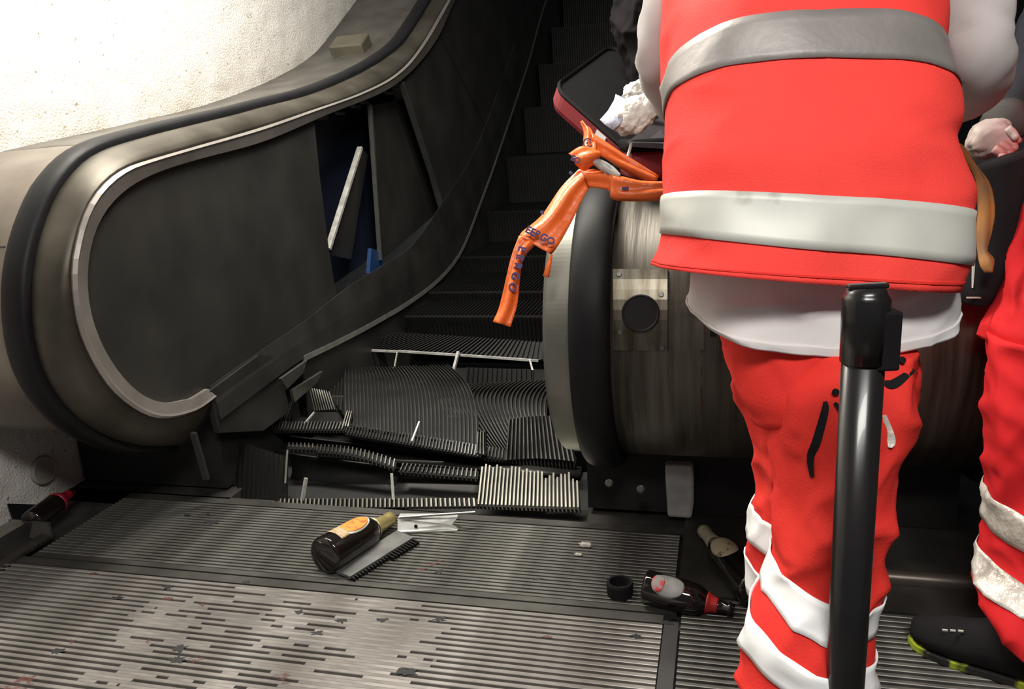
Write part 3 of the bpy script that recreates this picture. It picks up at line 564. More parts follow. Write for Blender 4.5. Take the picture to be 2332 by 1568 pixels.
# ------------------------------------------------------------------ cloth surfaces
class Cloth:
    # rows: (xL, yL, xR, yR, depth, half_thickness, near_side_lift)
    def __init__(s, rows, fold=0.006, freq=9.0, seed=1, p=0.85, cr=0.0, cf=7.0):
        s.fold, s.freq, s.seed, s.p, s.cr, s.cf = fold, freq, seed, p, cr, cf; arr = []
        for xL, yL, xR, yR, d, hd, lift in rows:
            Lp, Rp = D(xL, yL, d), D(xR, yR, d); c = (Lp+Rp)/2; a = (Rp-Lp)/2
            f = nrm(np.cross(A(0, 0, 1), a)); f = f if np.dot(f, FWD) > 0 else -f
            arr.append(np.concatenate([c, a, -f*hd+A(0, 0, lift)]))
        s.arr = arr; s.n = len(arr)-1
        q = [2*arr[0]-arr[1]]+arr+[2*arr[-1]-arr[-2]]; s.q = q
    def base(s, u, v):
        t = min(max(v, 0), 1)*s.n; i = min(int(t), s.n-1); w = t-i; a, b, c, d = s.q[i:i+4]
        r = 0.5*((2*b)+(c-a)*w+(2*a-5*b+4*c-d)*w*w+(3*b-a-3*c+d)*w**3)
        cu, su = math.cos(u), math.sin(u); k = lambda x: math.copysign(abs(x)**s.p, x)
        return r[:3]+r[3:6]*k(cu)+r[6:9]*k(su), r[:3]
    def at(s, u, v, off=0.0):
        p, c = s.base(u, v); o = nrm(p-c); sd = s.seed
        n = hnoise(p[0]*s.freq+sd, p[1]*s.freq, p[2]*s.freq*0.45+sd)+0.45*hnoise(p[0]*s.freq*2.3+sd*3+p[2]*6, p[1]*s.freq*2.3, p[2]*s.freq*1.6)
        if s.cr:
            f = s.cf; a = hnoise(p[0]*f+p[2]*f*0.7+sd, p[1]*f+sd, p[2]*f*1.5-p[0]*f*.5); b_ = hnoise(p[0]*f*2.1-p[2]*f*1.3, p[1]*f*2.1+sd*2, p[2]*f*2.2+p[0]*f)
            n += s.cr/s.fold*((1-min(abs(a)*2.2, 1))**2-0.5+0.5*((1-min(abs(b_)*2.4, 1))**2-0.5))
        return p+o*(n*s.fold+off)
    def mesh(s, mb=None, nu=72, nv=70, cap=True):
        mb = mb or MB(); mb.loft([[s.at(2*math.pi*j/nu, i/nv) for j in range(nu)] for i in range(nv+1)], cap=cap); return mb
    def band(s, v0, v1, off=0.003, th=0.002, u0=0, u1=2*math.pi, slant=None, nu=80, nv=6):
        g = MB(); sl = slant or (lambda u: 0.0)
        g.sheet([[s.at(u0+(u1-u0)*j/nu, v0+(v1-v0)*i/nv+sl(u0+(u1-u0)*j/nu), off) for j in range(nu+1)] for i in range(nv+1)], th); return g
def flip(o):
    o.data.flip_normals(); return o
m_vest = M('fluorescent_red_vest', (0.95, 0.068, 0.055), 0.75, col2=(0.90, 0.055, 0.046), scale=5, bump=0.15, bscale=400, spec=0.2)
m_trou = M('red_work_trousers', (0.78, 0.040, 0.028), 0.8, col2=(0.68, 0.030, 0.024), scale=6, bump=0.12, bscale=300, spec=0.2)
m_jack = M('deep_red_jacket', (0.66, 0.018, 0.022), 0.8, col2=(0.54, 0.013, 0.017), scale=6, spec=0.2)
m_shirt = M('white_cotton_shirt', (0.72, 0.69, 0.68), 0.85, col2=(0.64, 0.60, 0.60), scale=6, spec=0.2)
m_tapeG = M('grey_reflective_tape', (0.29, 0.265, 0.25), 0.5, 0.15, col2=(0.22, 0.20, 0.19), scale=6, bump=0.05, bscale=80)
m_tapeL = M('pale_reflective_tape', (0.62, 0.62, 0.56), 0.5, 0.1, col2=(0.50, 0.50, 0.46), scale=5, col3=(0.30, 0.29, 0.25), s3=9, t3=(0.72, 0.80))
m_tapeW = M('shining_reflective_tape', (0.93, 0.93, 0.93), 0.5, col2=(0.86, 0.86, 0.86), scale=8)  # shine of the trouser bands put into a near-white base colour
m_tapeS = M('creased_silver_tape', (0.80, 0.75, 0.68), 0.4, 0.2, col2=(0.45, 0.40, 0.35), scale=16, bump=0.5, bscale=30)
m_skin = M('skin', (0.55, 0.33, 0.25), 0.55, col2=(0.50, 0.28, 0.21), scale=8)
m_hair = M('dark_brown_hair', (0.03, 0.02, 0.014), 0.6, scale=60)
m_blk = M('black_fabric', (0.011, 0.0095, 0.0105), 0.85, col2=(0.007, 0.006, 0.007), scale=8, spec=0.2)
m_dark = M('dark_clothing', (0.010, 0.0085, 0.0095), 0.95, col2=(0.006, 0.005, 0.006), scale=7, bump=0.2, bscale=20, spec=0.1)
m_navyc = M('navy_clothing', (0.011, 0.013, 0.024), 0.9, col2=(0.010, 0.010, 0.016), scale=7, bump=0.3, bscale=20)
m_glove = M('thin_white_glove', (0.52, 0.44, 0.41), 0.5, col2=(0.36, 0.27, 0.24), scale=14)
def skinbody(name, joints, edges, root, label, group=None, cat='person'):
    base = joints[root][0]; names = list(joints); idx = {n: i for i, n in enumerate(names)}
    loc = A(base[0], base[1], 0.0)
    me = bpy.data.meshes.new(name); me.from_pydata([tuple(np.array(joints[n][0])-loc) for n in names], [(idx[a], idx[b]) for a, b in edges], [])
    o = bpy.data.objects.new(name, me); COL.objects.link(o); o.location = tuple(loc); WL[o.name] = loc; me.materials.append(m_skin)
    md = o.modifiers.new('skin', 'SKIN'); md.use_smooth_shade = True
    if not me.skin_vertices: 
        with bpy.context.temp_override(object=o, active_object=o): bpy.ops.mesh.customdata_skin_add()
    for n in names:
        sv = me.skin_vertices[0].data[idx[n]]; r = joints[n][1]; sv.radius = (r, r) if not isinstance(r, tuple) else r; sv.use_root = (n == root)
    sb = o.modifiers.new('smooth', 'SUBSURF'); sb.levels = 2; sb.render_levels = 2
    return tag(o, label, cat, group)
def handj(J, Ed, key, wrist, direc, palm_n, size=1.0):
    d = nrm(direc); n = nrm(palm_n-d*np.dot(palm_n, d)); s_ = np.cross(d, n)
    J[key+'w'] = (wrist, 0.024*size); J[key+'p'] = (wrist+d*0.055*size, (0.034*size, 0.020*size)); Ed += [(key+'w', key+'p')]
    for i, (off, L) in enumerate(((-0.030, 0.068), (-0.010, 0.078), (0.010, 0.074), (0.029, 0.058))):
        a = wrist+d*0.09*size+s_*off*size; b_ = a+(d*0.75+n*0.5)*L*0.55*size; c_ = b_+(d*0.1+n)*L*0.5*size
        for t, q, r in (('a', a, .0095), ('b', b_, .0085), ('c', c_, .0075)): J[key+str(i)+t] = (q, r*size)
        Ed += [(key+'p', key+str(i)+'a'), (key+str(i)+'a', key+str(i)+'b'), (key+str(i)+'b', key+str(i)+'c')]
    a = wrist+d*0.035*size-s_*0.034*size; b_ = a+(d*0.6-s_*0.6+n*0.2)*0.035*size; c_ = b_+(d*0.8+n*0.5)*0.03*size
    for t, q, r in (('a', a, .011), ('b', b_, .0095), ('c', c_, .008)): J[key+'t'+t] = (q, r*size)
    Ed += [(key+'p', key+'ta'), (key+'ta', key+'tb'), (key+'tb', key+'tc')]
def head(parent, c, face, up, mat_hair=m_hair, r=0.1):
    # hair cap, ears, nose, eyes, mouth on the head of a body
    f = nrm(face); u = nrm(up-f*np.dot(up, f)); s_ = np.cross(f, u)
    g = MB(); rings = []
    for i in range(9):
        a = math.pi*0.62*i/8
        rings.append([c+u*(0.115*math.cos(a)+0.012)+(f*(0.098*math.cos(b_)-0.016)+s_*0.088*math.sin(b_))*max(math.sin(a), .02)*(1.0 if math.cos(b_) < 0.3 else 0.88) for b_ in np.linspace(0, 2*math.pi, 20, endpoint=False)])
    g.loft(rings); g.build('hair', mat_hair, parent, smooth=True)
    for sg in (-1, 1):
        g = MB(); g.tube([c+s_*sg*0.080-u*0.03, c+s_*sg*0.092-f*0.01, c+s_*sg*0.086+u*0.03-f*0.012], [0.010, 0.015, 0.010], 8); g.build('ear', m_skin, parent, smooth=True)
        g = MB(); g.lathe(c+f*0.078+s_*sg*0.032+u*0.002, f, [(0, 0.012), (0.008, 0.009), (0.012, 0.002)], 10); g.build('eye', M('eye_white', (0.6, 0.58, 0.55), 0.2, col2=(0.05, 0.03, 0.02), scale=90), parent, smooth=True)
    g = MB(); g.tube([c+f*0.088+u*0.008, c+f*0.112-u*0.028, c+f*0.094-u*0.036], [0.008, 0.014, 0.008], 8); g.build('nose', m_skin, parent, smooth=True)
    g = MB(); g.tube([c+f*0.084-u*0.062-s_*0.024, c+f*0.094-u*0.06, c+f*0.084-u*0.062+s_*0.024], [0.003, 0.007, 0.003], 8); g.build('mouth', M('lips', (0.42, 0.16, 0.14), 0.5), parent, smooth=True)
def boot(parent, heel, toe, name, mat, sole_mat, w=0.05, h=0.085, ank=0.12):
    heel = np.array(heel, float); toe = np.array(toe, float); d = nrm((toe-heel)*A(1, 1, 0)); s_ = A(-d[1], d[0], 0); L = np.linalg.norm((toe-heel)[:2]); rings = []
    for t, ww, hh in ((0, .55, .75), (.05, .8, .95), (.2, .86, 1.1), (.35, .84, 1.05), (.5, .9, .85), (.68, 1.0, .62), (.85, .92, .52), (.95, .68, .42), (1.0, .30, .30)):
        c = heel+d*L*t; r = []
        for k in range(16):
            a = 2*math.pi*k/16; x = math.cos(a)*w*ww; z = max(math.sin(a), -0.0)*h*hh+0.022 if math.sin(a) > 0 else 0.022
            r.append(c*A(1, 1, 0)+s_*x*(1.0 if math.sin(a) > 0 else 1)+A(0, 0, z))
        rings.append(r)
    g = MB(); g.loft(rings); b_ = g.build(name, mat, parent, smooth=True)
    rings = []
    for z in (0.001, 0.014):
        rings.append([(heel+d*L*t)*A(1, 1, 0)+s_*sg*w*ww*1.08+A(0, 0, z) for sg, seq in ((1, ((0, .55), (.05, .8), (.2, .86), (.35, .84), (.5, .9), (.68, 1.0), (.85, .92), (.95, .68), (1.01, .30))), (-1, ((1.01, .30), (.95, .68), (.85, .92), (.68, 1.0), (.5, .9), (.35, .84), (.2, .86), (.05, .8), (0, .55)))) for t, ww in seq])
    g = MB(); g.loft(rings); g.build('sole', sole_mat, b_); return b_
# ------------------------------------------------------------------ front paramedic
hipL, hipR = D(1775, 800, 1.23), D(1955, 800, 1.20)
knL, knR = D(1800, 1225, 1.24), D(1885, 1215, 1.13)
anL = knL+A(0.02, 0.06, 0); anL[2] = 0.09; anR = D(1850, 1650, 1.12).copy(); anR[2] = 0.09
J = {'pelvis': (D(1865, 720, 1.23), (0.11, 0.08)), 'spine': (D(1860, 460, 1.25), (0.125, 0.09)), 'chest': (D(1845, 150, 1.36), (0.135, 0.10)), 'neck0': (D(1835, -60, 1.46), 0.07), 'neck': (D(1830, -140, 1.54), 0.052), 'head0': (D(1828, -190, 1.60), 0.070), 'head1': (D(1826, -270, 1.66), 0.078),
     'hipL': (hipL, 0.045), 'knL': (knL+A(0.01, .03, 0), 0.030), 'anL': (anL+A(0, .03, 0), 0.032), 'hipR': (hipR, 0.060), 'knR': (knR, 0.042), 'anR': (anR, 0.034),
     'shL': (D(1610, -90, 1.43), 0.055), 'elL': (D(1512, 130, 1.46), 0.036), 'shR': (D(2080, -90, 1.40), 0.055), 'elR': (D(2226, 150, 1.40), 0.036)}
Ed = [('pelvis', 'spine'), ('spine', 'chest'), ('chest', 'neck0'), ('neck0', 'neck'), ('neck', 'head0'), ('head0', 'head1'), ('pelvis', 'hipL'), ('hipL', 'knL'), ('knL', 'anL'), ('pelvis', 'hipR'), ('hipR', 'knR'), ('knR', 'anR'), ('neck0', 'shL'), ('shL', 'elL'), ('neck0', 'shR'), ('shR', 'elR')]
wL, wR = D(1640, 300, 1.84), D(2060, 290, 1.84)
handj(J, Ed, 'lh', wL, D(1720, 330, 1.98)-wL, A(0, 0, -1)); handj(J, Ed, 'rh', wR, D(1980, 330, 1.98)-wR, A(0, 0, -1)); Ed += [('elL', 'lhw'), ('elR', 'rhw')]
p1 = skinbody('person', J, Ed, 'pelvis', 'person in bright red vest with grey bands and white shirt, back turned, bending forward', 'paramedics in red')
head(p1, D(1827, -235, 1.64), nrm(D(1826, -150, 1.9)-D(1827, -235, 1.64)), D(1826, -330, 1.66)-D(1827, -235, 1.64))
vest_rows = [(1650, -150, 1998, -150, 1.45, .09, .03), (1560, -110, 2068, -110, 1.42, .14, .05), (1516, -40, 2108, -40, 1.37, .16, .07), (1510, 60, 2116, 55, 1.325, .165, .075), (1511, 170, 2120, 165, 1.285, .165, .075), (1513, 230, 2144, 240, 1.26, .16, .062), (1514, 300, 2154, 305, 1.24, .155, .05), (1514, 350, 2138, 345, 1.225, .15, .042), (1515, 400, 2150, 385, 1.215, .15, .036), (1516, 450, 2180, 445, 1.21, .15, .026), (1514, 500, 2180, 505, 1.205, .15, .02), (1508, 560, 2170, 570, 1.20, .152, .014), (1495, 606, 2140, 655, 1.20, .155, .016)]
vest = Cloth(vest_rows, fold=0.009, freq=7, seed=3, p=0.8, cr=0.004, cf=5)
vo_ = vest.mesh(nu=96, nv=90).build('vest', m_vest, p1, smooth=True)
nv = len(vest_rows)-1
def vrow(k): return k/nv
vest.band(vrow(4.02), vrow(5.15), 0.003, slant=lambda u: 0.0).build('reflective_band', m_tapeG, vo_, smooth=True)
vest.band(vrow(9.35), vrow(10.95), 0.003, slant=lambda u: 0.036*math.cos(u)).build('reflective_band', m_tapeL, vo_, smooth=True)
vest.band(vrow(11.72), vrow(11.80), 0.0012, th=0.001).build('hem_seam', m_trou, vo_, smooth=True)
shirt = Cloth([(1600, 480, 2112, 480, 1.22, .12, 0), (1578, 580, 2132, 580, 1.225, .135, 0.0), (1570, 640, 2158, 620, 1.23, .14, -.012), (1571, 690, 2158, 665, 1.23, .145, -.03), (1582, 705, 2148, 690, 1.23, .145, -.04)], fold=0.006, freq=8, seed=5, cr=0.006, cf=8)
so = shirt.mesh(nv=30).build('shirt', m_shirt, p1, smooth=True)
shirt.band(0.80, 0.975, 0.003, th=0.003).build('hem', m_shirt, so, smooth=True)
for key, pts in (('L', [(D(1640, -110, 1.44), .085), (D(1560, -30, 1.44), .066), (D(1522, 90, 1.46), .056), (D(1518, 160, 1.50), .052), (D(1545, 225, 1.62), .048), (D(1625, 285, 1.80), .040), (D(1640, 295, 1.83), .036)]), ('R', [(D(2060, -110, 1.40), .085), (D(2190, -40, 1.39), .066), (D(2222, 60, 1.385), .059), (D(2228, 140, 1.40), .056), (D(2215, 200, 1.50), .050), (D(2090, 270, 1.78), .040), (D(2066, 285, 1.82), .036)])):
    pp = catmull([np.append(p, r) for p, r in pts], 40); g = MB(); rings = []
    pa = [q[:3] for q in pp]; tg_ = tangents(pa); ref = A(0, 0, 1)
    for q, t in zip(pp, tg_):
        x = nrm(np.cross(ref, t)); ref = np.cross(t, x); r_ = []
        for k in range(28):
            a = 2*math.pi*k/28; o_ = x*math.cos(a)+ref*math.sin(a); p_ = q[:3]+o_*q[3]
            r_.append(p_+o_*(0.006*hnoise(p_[0]*22, p_[1]*22, p_[2]*34)+0.003*hnoise(p_[0]*50, p_[1]*50, p_[2]*60)))
        rings.append(r_)
    g.loft(rings); g.build('sleeve', M('warm_white_sleeve', (0.58, 0.535, 0.52), 0.9, col2=(0.50, 0.455, 0.445), scale=6, spec=0.2), so, smooth=True)
hips = Cloth([(1640, 640, 2073, 640, 1.23, .12, 0), (1640, 720, 2070, 720, 1.23, .128, 0), (1648, 800, 2064, 800, 1.225, .13, -.01), (1668, 880, 2060, 880, 1.22, .125, -.01), (1700, 930, 2044, 930, 1.22, .09, -.02)], fold=0.006, freq=9, seed=8, cr=0.009, cf=6)
tro = hips.mesh(nv=30).build('trousers', m_trou, p1, smooth=True)
legR_rows = [(1790, 780, 2068, 780, 1.17, .10, 0), (1772, 880, 2066, 880, 1.16, .11, 0), (1772, 960, 2058, 960, 1.15, .11, 0), (1778, 1060, 2030, 1060, 1.14, .105, 0), (1784, 1150, 2012, 1150, 1.13, .10, 0), (1770, 1250, 1996, 1250, 1.13, .095, 0), (1752, 1310, 1986, 1310, 1.13, .095, -.01), (1732, 1370, 1982, 1370, 1.125, .095, -.012), (1716, 1440, 1978, 1440, 1.12, .095, -.015), (1704, 1500, 1972, 1500, 1.12, .095, -.015), (1690, 1568, 1967, 1568, 1.12, .095, -.015), (1690, 1680, 1960, 1680, 1.12, .09, -.01), (1710, 1800, 1944, 1800, 1.12, .085, 0), (1725, 1900, 1934, 1900, 1.12, .085, 0)]
legL_rows = [(1650, 770, 1890, 770, 1.27, .09, 0), (1665, 860, 1890, 860, 1.27, .10, 0), (1695, 960, 1890, 960, 1.27, .10, 0), (1722, 1060, 1890, 1060, 1.27, .095, 0), (1728, 1110, 1890, 1110, 1.27, .09, 0), (1718, 1180, 1885, 1180, 1.27, .085, 0), (1715, 1270, 1880, 1270, 1.27, .085, 0), (1717, 1390, 1870, 1390, 1.28, .08, 0), (1728, 1520, 1870, 1520, 1.30, .08, 0), (1735, 1650, 1870, 1650, 1.31, .08, 0), (1735, 1720, 1870, 1720, 1.31, .08, 0)]
legR = Cloth(legR_rows, fold=0.008, freq=10, seed=11, p=0.9, cr=0.013, cf=6.0); legL = Cloth(legL_rows, fold=0.008, freq=10, seed=17, p=0.9, cr=0.011, cf=6.5)
lr = legR.mesh(nv=90).build('trouser_leg', m_trou, tro, smooth=True); ll = legL.mesh(nv=80).build('trouser_leg', m_trou, tro, smooth=True)
sl = lambda u: 0.012*math.cos(u)
legR.band(5.75/13, 6.95/13, 0.004, slant=lambda u: 0.018*math.cos(u)).build('leg_band', m_tapeW, tro, smooth=True)
legR.band(7.72/13, 8.95/13, 0.004, slant=lambda u: 0.018*math.cos(u)).build('leg_band', m_tapeW, tro, smooth=True)
legL.band(4.85/10, 5.70/10, 0.004, slant=lambda u: 0.010*math.cos(u)).build('leg_band', m_tapeW, tro, smooth=True)
legL.band(6.25/10, 6.90/10, 0.004, slant=lambda u: 0.010*math.cos(u)).build('leg_band', m_tapeW, tro, smooth=True)
def on_cloth(c, x, y, off=0.004):
    best = None
    for i in range(60):
        for j in range(25):
            u, v = math.pi*j/24, i/59; p = c.at(u, v, off); q = p-ORG; z = q@FWD; e = (W/2+F*(q@RGT)/z-x)**2+(H/2-F*(q@UPV)/z-y)**2
            if best is None or e < best[0]: best = (e, u, v)
    _, u, v = best
    return c.at(u, v, off)
def strip(c, pts, w, name, mat, parent):
    P3 = catmull([on_cloth(c, x, y, 0.002) for x, y in pts], 16); g = MB(); rr = []
    for i, p in enumerate(P3):
        t = nrm(P3[min(i+1, 15)]-P3[max(i-1, 0)]); vd = nrm(p-ORG); x = nrm(np.cross(t, vd)); k = w*(0.4+0.6*math.sin(math.pi*(i+.6)/16.2))
        rr.append([p-x*k-vd*0.0015, p+x*k-vd*0.0015, p+x*k+vd*0.004, p-x*k+vd*0.004])
    g.loft(rr); return g.build(name, mat, parent)
strip(legR, [(1889, 905), (1885, 945), (1868, 1000), (1852, 1045), (1850, 1080)], 0.0055, 'pocket_zip', m_blk, tro)
strip(legR, [(2020, 868), (2045, 860), (2076, 838)], 0.006, 'pocket_zip', m_blk, tro)
strip(legR, [(1905, 915), (1912, 930), (1925, 945)], 0.004, 'pocket_zip', m_blk, tro)
strip(legR, [(2022, 950), (2024, 990), (2020, 1030)], 0.005, 'pocket_label', m_tapeS, tro)
for x, y in ((1912, 885), (2050, 800)):
    g = MB(); p_ = on_cloth(legR, x, y, 0.003); g.lathe(p_, -FWD, [(0, .005), (.003, .0045)], 12); g.build('snap_button', m_blk, tro)
for an in (anL, anR):
    h_ = an*A(1, 1, 0)+A(0.0, -0.07, 0); boot(p1, h_, h_+A(-0.03, 0.27, 0), 'boot', m_blk, M('black_sole', (0.012, 0.012, 0.012), 0.8))
# ------------------------------------------------------------------ second paramedic at the right edge
fh = P(2075, 1452, 2, 0.0); hh = P(2400, 1560, 2, 0.0); dd = nrm(hh-fh); hh = fh+dd*0.31
kn2 = D(2340, 1080, 1.73); an2 = hh-dd*0.05; an2 = A(an2[0], an2[1], 0.09)
ctr = D(2480, 740, 1.76)
J = {'pelvis': (ctr, (0.13, 0.10)), 'spine': (D(2530, 450, 1.76), (0.12, 0.09)), 'chest': (D(2600, 170, 1.74), (0.135, 0.10)), 'neck0': (D(2620, 0, 1.71), 0.07), 'neck': (D(2625, -60, 1.87), 0.05), 'head0': (D(2625, -120, 1.73), 0.07), 'head1': (D(2622, -200, 1.85), 0.08),
     'hipL': (D(2370, 790, 1.74), 0.08), 'knL': (kn2, 0.05), 'anL': (an2, 0.036), 'hipR': (D(2570, 800, 1.80), 0.08), 'knR': (D(2580, 1100, 1.80), 0.05), 'anR': (A(D(2580, 1100, 1.80)[0], D(2580, 1100, 1.80)[1]+.05, 0.09), 0.036),
     'shL': (D(2440, 40, 1.71), 0.055), 'elL': (D(2440, 280, 1.83), 0.04), 'shR': (D(2770, 40, 1.76), 0.055), 'elR': (D(2800, 320, 1.76), 0.04)}
Ed = [('pelvis', 'spine'), ('spine', 'chest'), ('chest', 'neck0'), ('neck0', 'neck'), ('neck', 'head0'), ('head0', 'head1'), ('pelvis', 'hipL'), ('hipL', 'knL'), ('knL', 'anL'), ('pelvis', 'hipR'), ('hipR', 'knR'), ('knR', 'anR'), ('neck0', 'shL'), ('shL', 'elL'), ('neck0', 'shR'), ('shR', 'elR')]
w2, w3 = D(2420, 380, 2.2), D(2760, 560, 1.80)
handj(J, Ed, 'lh', w2, D(2400, 400, 2.35)-w2, A(0, 0, -1)); handj(J, Ed, 'rh', w3, A(0, 0, -1), A(-1, 0, 0)); Ed += [('elL', 'lhw'), ('elR', 'rhw')]
p2 = skinbody('person', J, Ed, 'pelvis', 'person in plain red jacket and trousers cut off by the right edge, black shoe', 'paramedics in red')
head(p2, D(2624, -165, 1.855), A(-0.4, 1, -0.3), A(0, 0, 1))
jk = Cloth([(2530, -20, 2700, -20, 1.71, .09, 0), (2470, 20, 2760, 20, 1.71, .12, 0), (2440, 110, 2780, 110, 1.71, .15, 0), (2415, 280, 2775, 280, 1.71, .16, 0), (2375, 420, 2770, 420, 1.71, .16, 0), (2326, 540, 2765, 540, 1.71, .16, 0), (2290, 660, 2755, 660, 1.71, .165, 0), (2266, 765, 2750, 765, 1.71, .17, 0), (2270, 785, 2748, 785, 1.71, .168, 0)], fold=0.010, freq=8, seed=23, cr=0.014, cf=5).mesh().build('jacket', m_jack, p2, smooth=True)
for pts in ([(D(2470, 40, 1.71), .085), (D(2455, 160, 1.80), .07), (D(2440, 280, 1.85), .06), (D(2425, 370, 2.18), .045)], [(D(2740, 40, 1.76), .085), (D(2790, 180, 1.76), .07), (D(2800, 320, 1.76), .06), (D(2765, 530, 1.80), .045)]):
    g = MB(); q = catmull([np.append(p, r) for p, r in pts], 20); g.tube([a[:3] for a in q], [a[3] for a in q], 18); g.build('sleeve', m_jack, jk, smooth=True)
tr2 = Cloth([(2274, 700, 2700, 700, 1.74, .13, 0), (2270, 800, 2700, 800, 1.74, .14, 0), (2274, 860, 2690, 860, 1.74, .11, 0)], fold=0.006, seed=3).mesh(nv=14).build('trousers', m_jack, p2, smooth=True)
l2 = Cloth([(2266, 770, 2500, 770, 1.69, .11, 0), (2258, 880, 2490, 880, 1.69, .11, 0), (2256, 1000, 2470, 1000, 1.69, .11, 0), (2262, 1130, 2455, 1130, 1.70, .11, -.01), (2252, 1200, 2448, 1200, 1.71, .11, -.015), (2244, 1270, 2440, 1270, 1.72, .11, -.015), (2237, 1340, 2432, 1340, 1.69, .11, -.015), (2246, 1400, 2420, 1390, 1.66, .105, -.015), (2276, 1452, 2400, 1450, 1.64, .085, -.02)], fold=0.010, freq=11, seed=31, p=.9, cr=0.012, cf=6)
l2.mesh().build('trouser_leg', m_jack, tr2, smooth=True)
l2.band(3.0/8, 4.05/8, 0.004).build('leg_band', m_tapeS, tr2, smooth=True); l2.band(4.92/8, 5.95/8, 0.004).build('leg_band', m_tapeS, tr2, smooth=True)
l3 = Cloth([(2480, 770, 2705, 770, 1.80, .11, 0), (2490, 1000, 2690, 1000, 1.80, .11, 0), (2490, 1200, 2680, 1200, 1.84, .1, 0), (2490, 1340, 2670, 1340, 1.86, .1, 0)], fold=0.010, freq=11, seed=37, p=.9)
l3.mesh(nv=40).build('trouser_leg', m_jack, tr2, smooth=True); l3.band(.62, .76, 0.004).build('leg_band', m_tapeS, tr2, smooth=True)
m_lime = M('lime_sole_line', (0.30, 0.36, 0.02), 0.6, col2=(0.012, 0.012, 0.012), scale=14, lo=0.50, hi=0.56, stretch=(1, 1, 0.1))
sh = boot(p2, hh, fh, 'shoe', m_blk, m_lime, w=0.058, h=0.10)
an3 = J['anR'][0]*A(1, 1, 0); boot(p2, an3+A(0.05, -0.05, 0), an3+A(-0.12, 0.17, 0), 'shoe', m_blk, m_lime, w=0.055, h=0.10)
for i in range(3):
    g = MB(); g.box(P(2152+18*i, 1434+i, 2, 0.078), (0.010, 0.004, 0.003)); g.build('lace', m_tapeL, p2)
# ------------------------------------------------------------------ black barrier post
pb = D(1955, 1560, 0.93); pt = D(1975, 655, 0.905); px_, py_ = (pt[0]+pb[0])/2, (pt[1]+pb[1])/2
base = A(pt[0], pt[1], 0.0); post = empty('barrier_post', base, 'glossy black barrier post with belt head in the right foreground', 'post')
m_gloss = M('glossy_black_paint', (0.014, 0.013, 0.013), 0.26, coat=0.15, spec=0.4); ztop = pt[2]
g = MB(); g.lathe(base, (0, 0, 1), [(0.03, 0.023), (ztop-0.07, 0.0235)], 36); g.build('tube', m_gloss, post, smooth=True)
g = MB(); g.lathe(base, (0, 0, 1), [(0, 0.10), (0.012, 0.10), (0.02, 0.095), (0.035, 0.05), (0.05, 0.03)], 40); g.build('base', m_gloss, post, smooth=True)
g = MB(); g.lathe(base, (0, 0, 1), [(ztop-0.085, 0.0255), (ztop-0.012, 0.0262), (ztop-0.008, 0.024), (ztop-0.006, 0.0225), (ztop, 0.021)], 36); g.build('belt_head', m_gloss, post, smooth=True)
r0 = nrm(RGT*A(1, 1, 0)); f0 = A(-r0[1], r0[0], 0)
g = MB(); g.box(base+r0*0.018+A(0, 0, ztop-0.058)-f0*0.006, (0.028, 0.034, 0.068), r0, f0); bevel(g.build('belt_slot', m_blk, post), 0.003)
g = MB(); g.box(base+r0*0.0+A(0, 0, ztop+0.002), (0.045, 0.012, 0.006), r0, f0); bevel(g.build('cap_clip', m_gloss, post), 0.002)
# ------------------------------------------------------------------ open case on the drum
case = empty('open_case', (-0.25, 2.5, 0.98), 'open red and black soft case with gauze, resting on the steel drum', 'case')
m_red = M('dark_red_fabric', (0.22, 0.010, 0.018), 0.6, col2=(0.15, 0.006, 0.012), scale=10)
m_case = M('black_case_lining', (0.004, 0.0035, 0.004), 0.8, spec=0.12)
Lp, Tp, Bp = D(1258, 197, 2.42), D(1392, 100, 2.80), D(1450, 365, 2.24); Rp = Tp+Bp-Lp
def rrect(o_, ax, ay, rad, k=6):
    ex, ey = nrm(ax), nrm(ay); lx, ly = np.linalg.norm(ax), np.linalg.norm(ay); pts = []
    for cx, cy, a0 in ((rad, rad, math.pi), (lx-rad, rad, 1.5*math.pi), (lx-rad, ly-rad, 0), (rad, ly-rad, .5*math.pi)):
        for i in range(k+1):
            a = a0+.5*math.pi*i/k; pts.append(o_+ex*(cx+rad*math.cos(a))+ey*(cy+rad*math.sin(a)))
    return pts
ax, ay = Bp-Lp, Tp-Lp; nn = nrm(np.cross(ax, ay)); nn = nn if np.dot(nn, -FWD) > 0 else -nn
ring = rrect(Lp, ax, ay, 0.06); cen = (Lp+Tp+Bp+Rp)/4
g = MB(); sc = lambda pts, k, off: [cen+(p-cen)*k+nn*off for p in pts]
g.loft([sc(ring, .97, -0.06), sc(ring, 1.0, -0.045), sc(ring, 1.0, -0.006)], cap=True); lid = g.build('lid', m_red, case, smooth=False)
g = MB(); g.loft([sc(ring, 1.0, -0.006), sc(ring, 1.012, 0.0), sc(ring, 0.985, 0.006), sc(ring, .955, 0.002), sc(ring, .94, -0.003)], cap=True); g.build('lining', m_case, lid)
a_ = Lp+ax*0.62-nn*0.024; g = MB(); o_ = nrm(np.cross(nn, nrm(ax))); o_ = o_ if np.dot(o_, Lp-cen) > 0 else -o_
g.box(a_+o_*0.001, (0.042, 0.030, 0.004), nrm(ax), nn, o_); g.build('white_tag', M('white_tag_plastic', (0.75, 0.77, 0.78), 0.4), lid)
bx = D(1540, 372, 2.16); g = MB(); r_ = nrm(RGT*A(1, 1, 0)); f_ = A(-r_[1], r_[0], 0)
g.box(bx+A(0, 0, 0.0)+f_*.08, (0.26, 0.20, 0.075), r_, f_); bevel(g.build('tray', m_red, case), 0.02, 3)
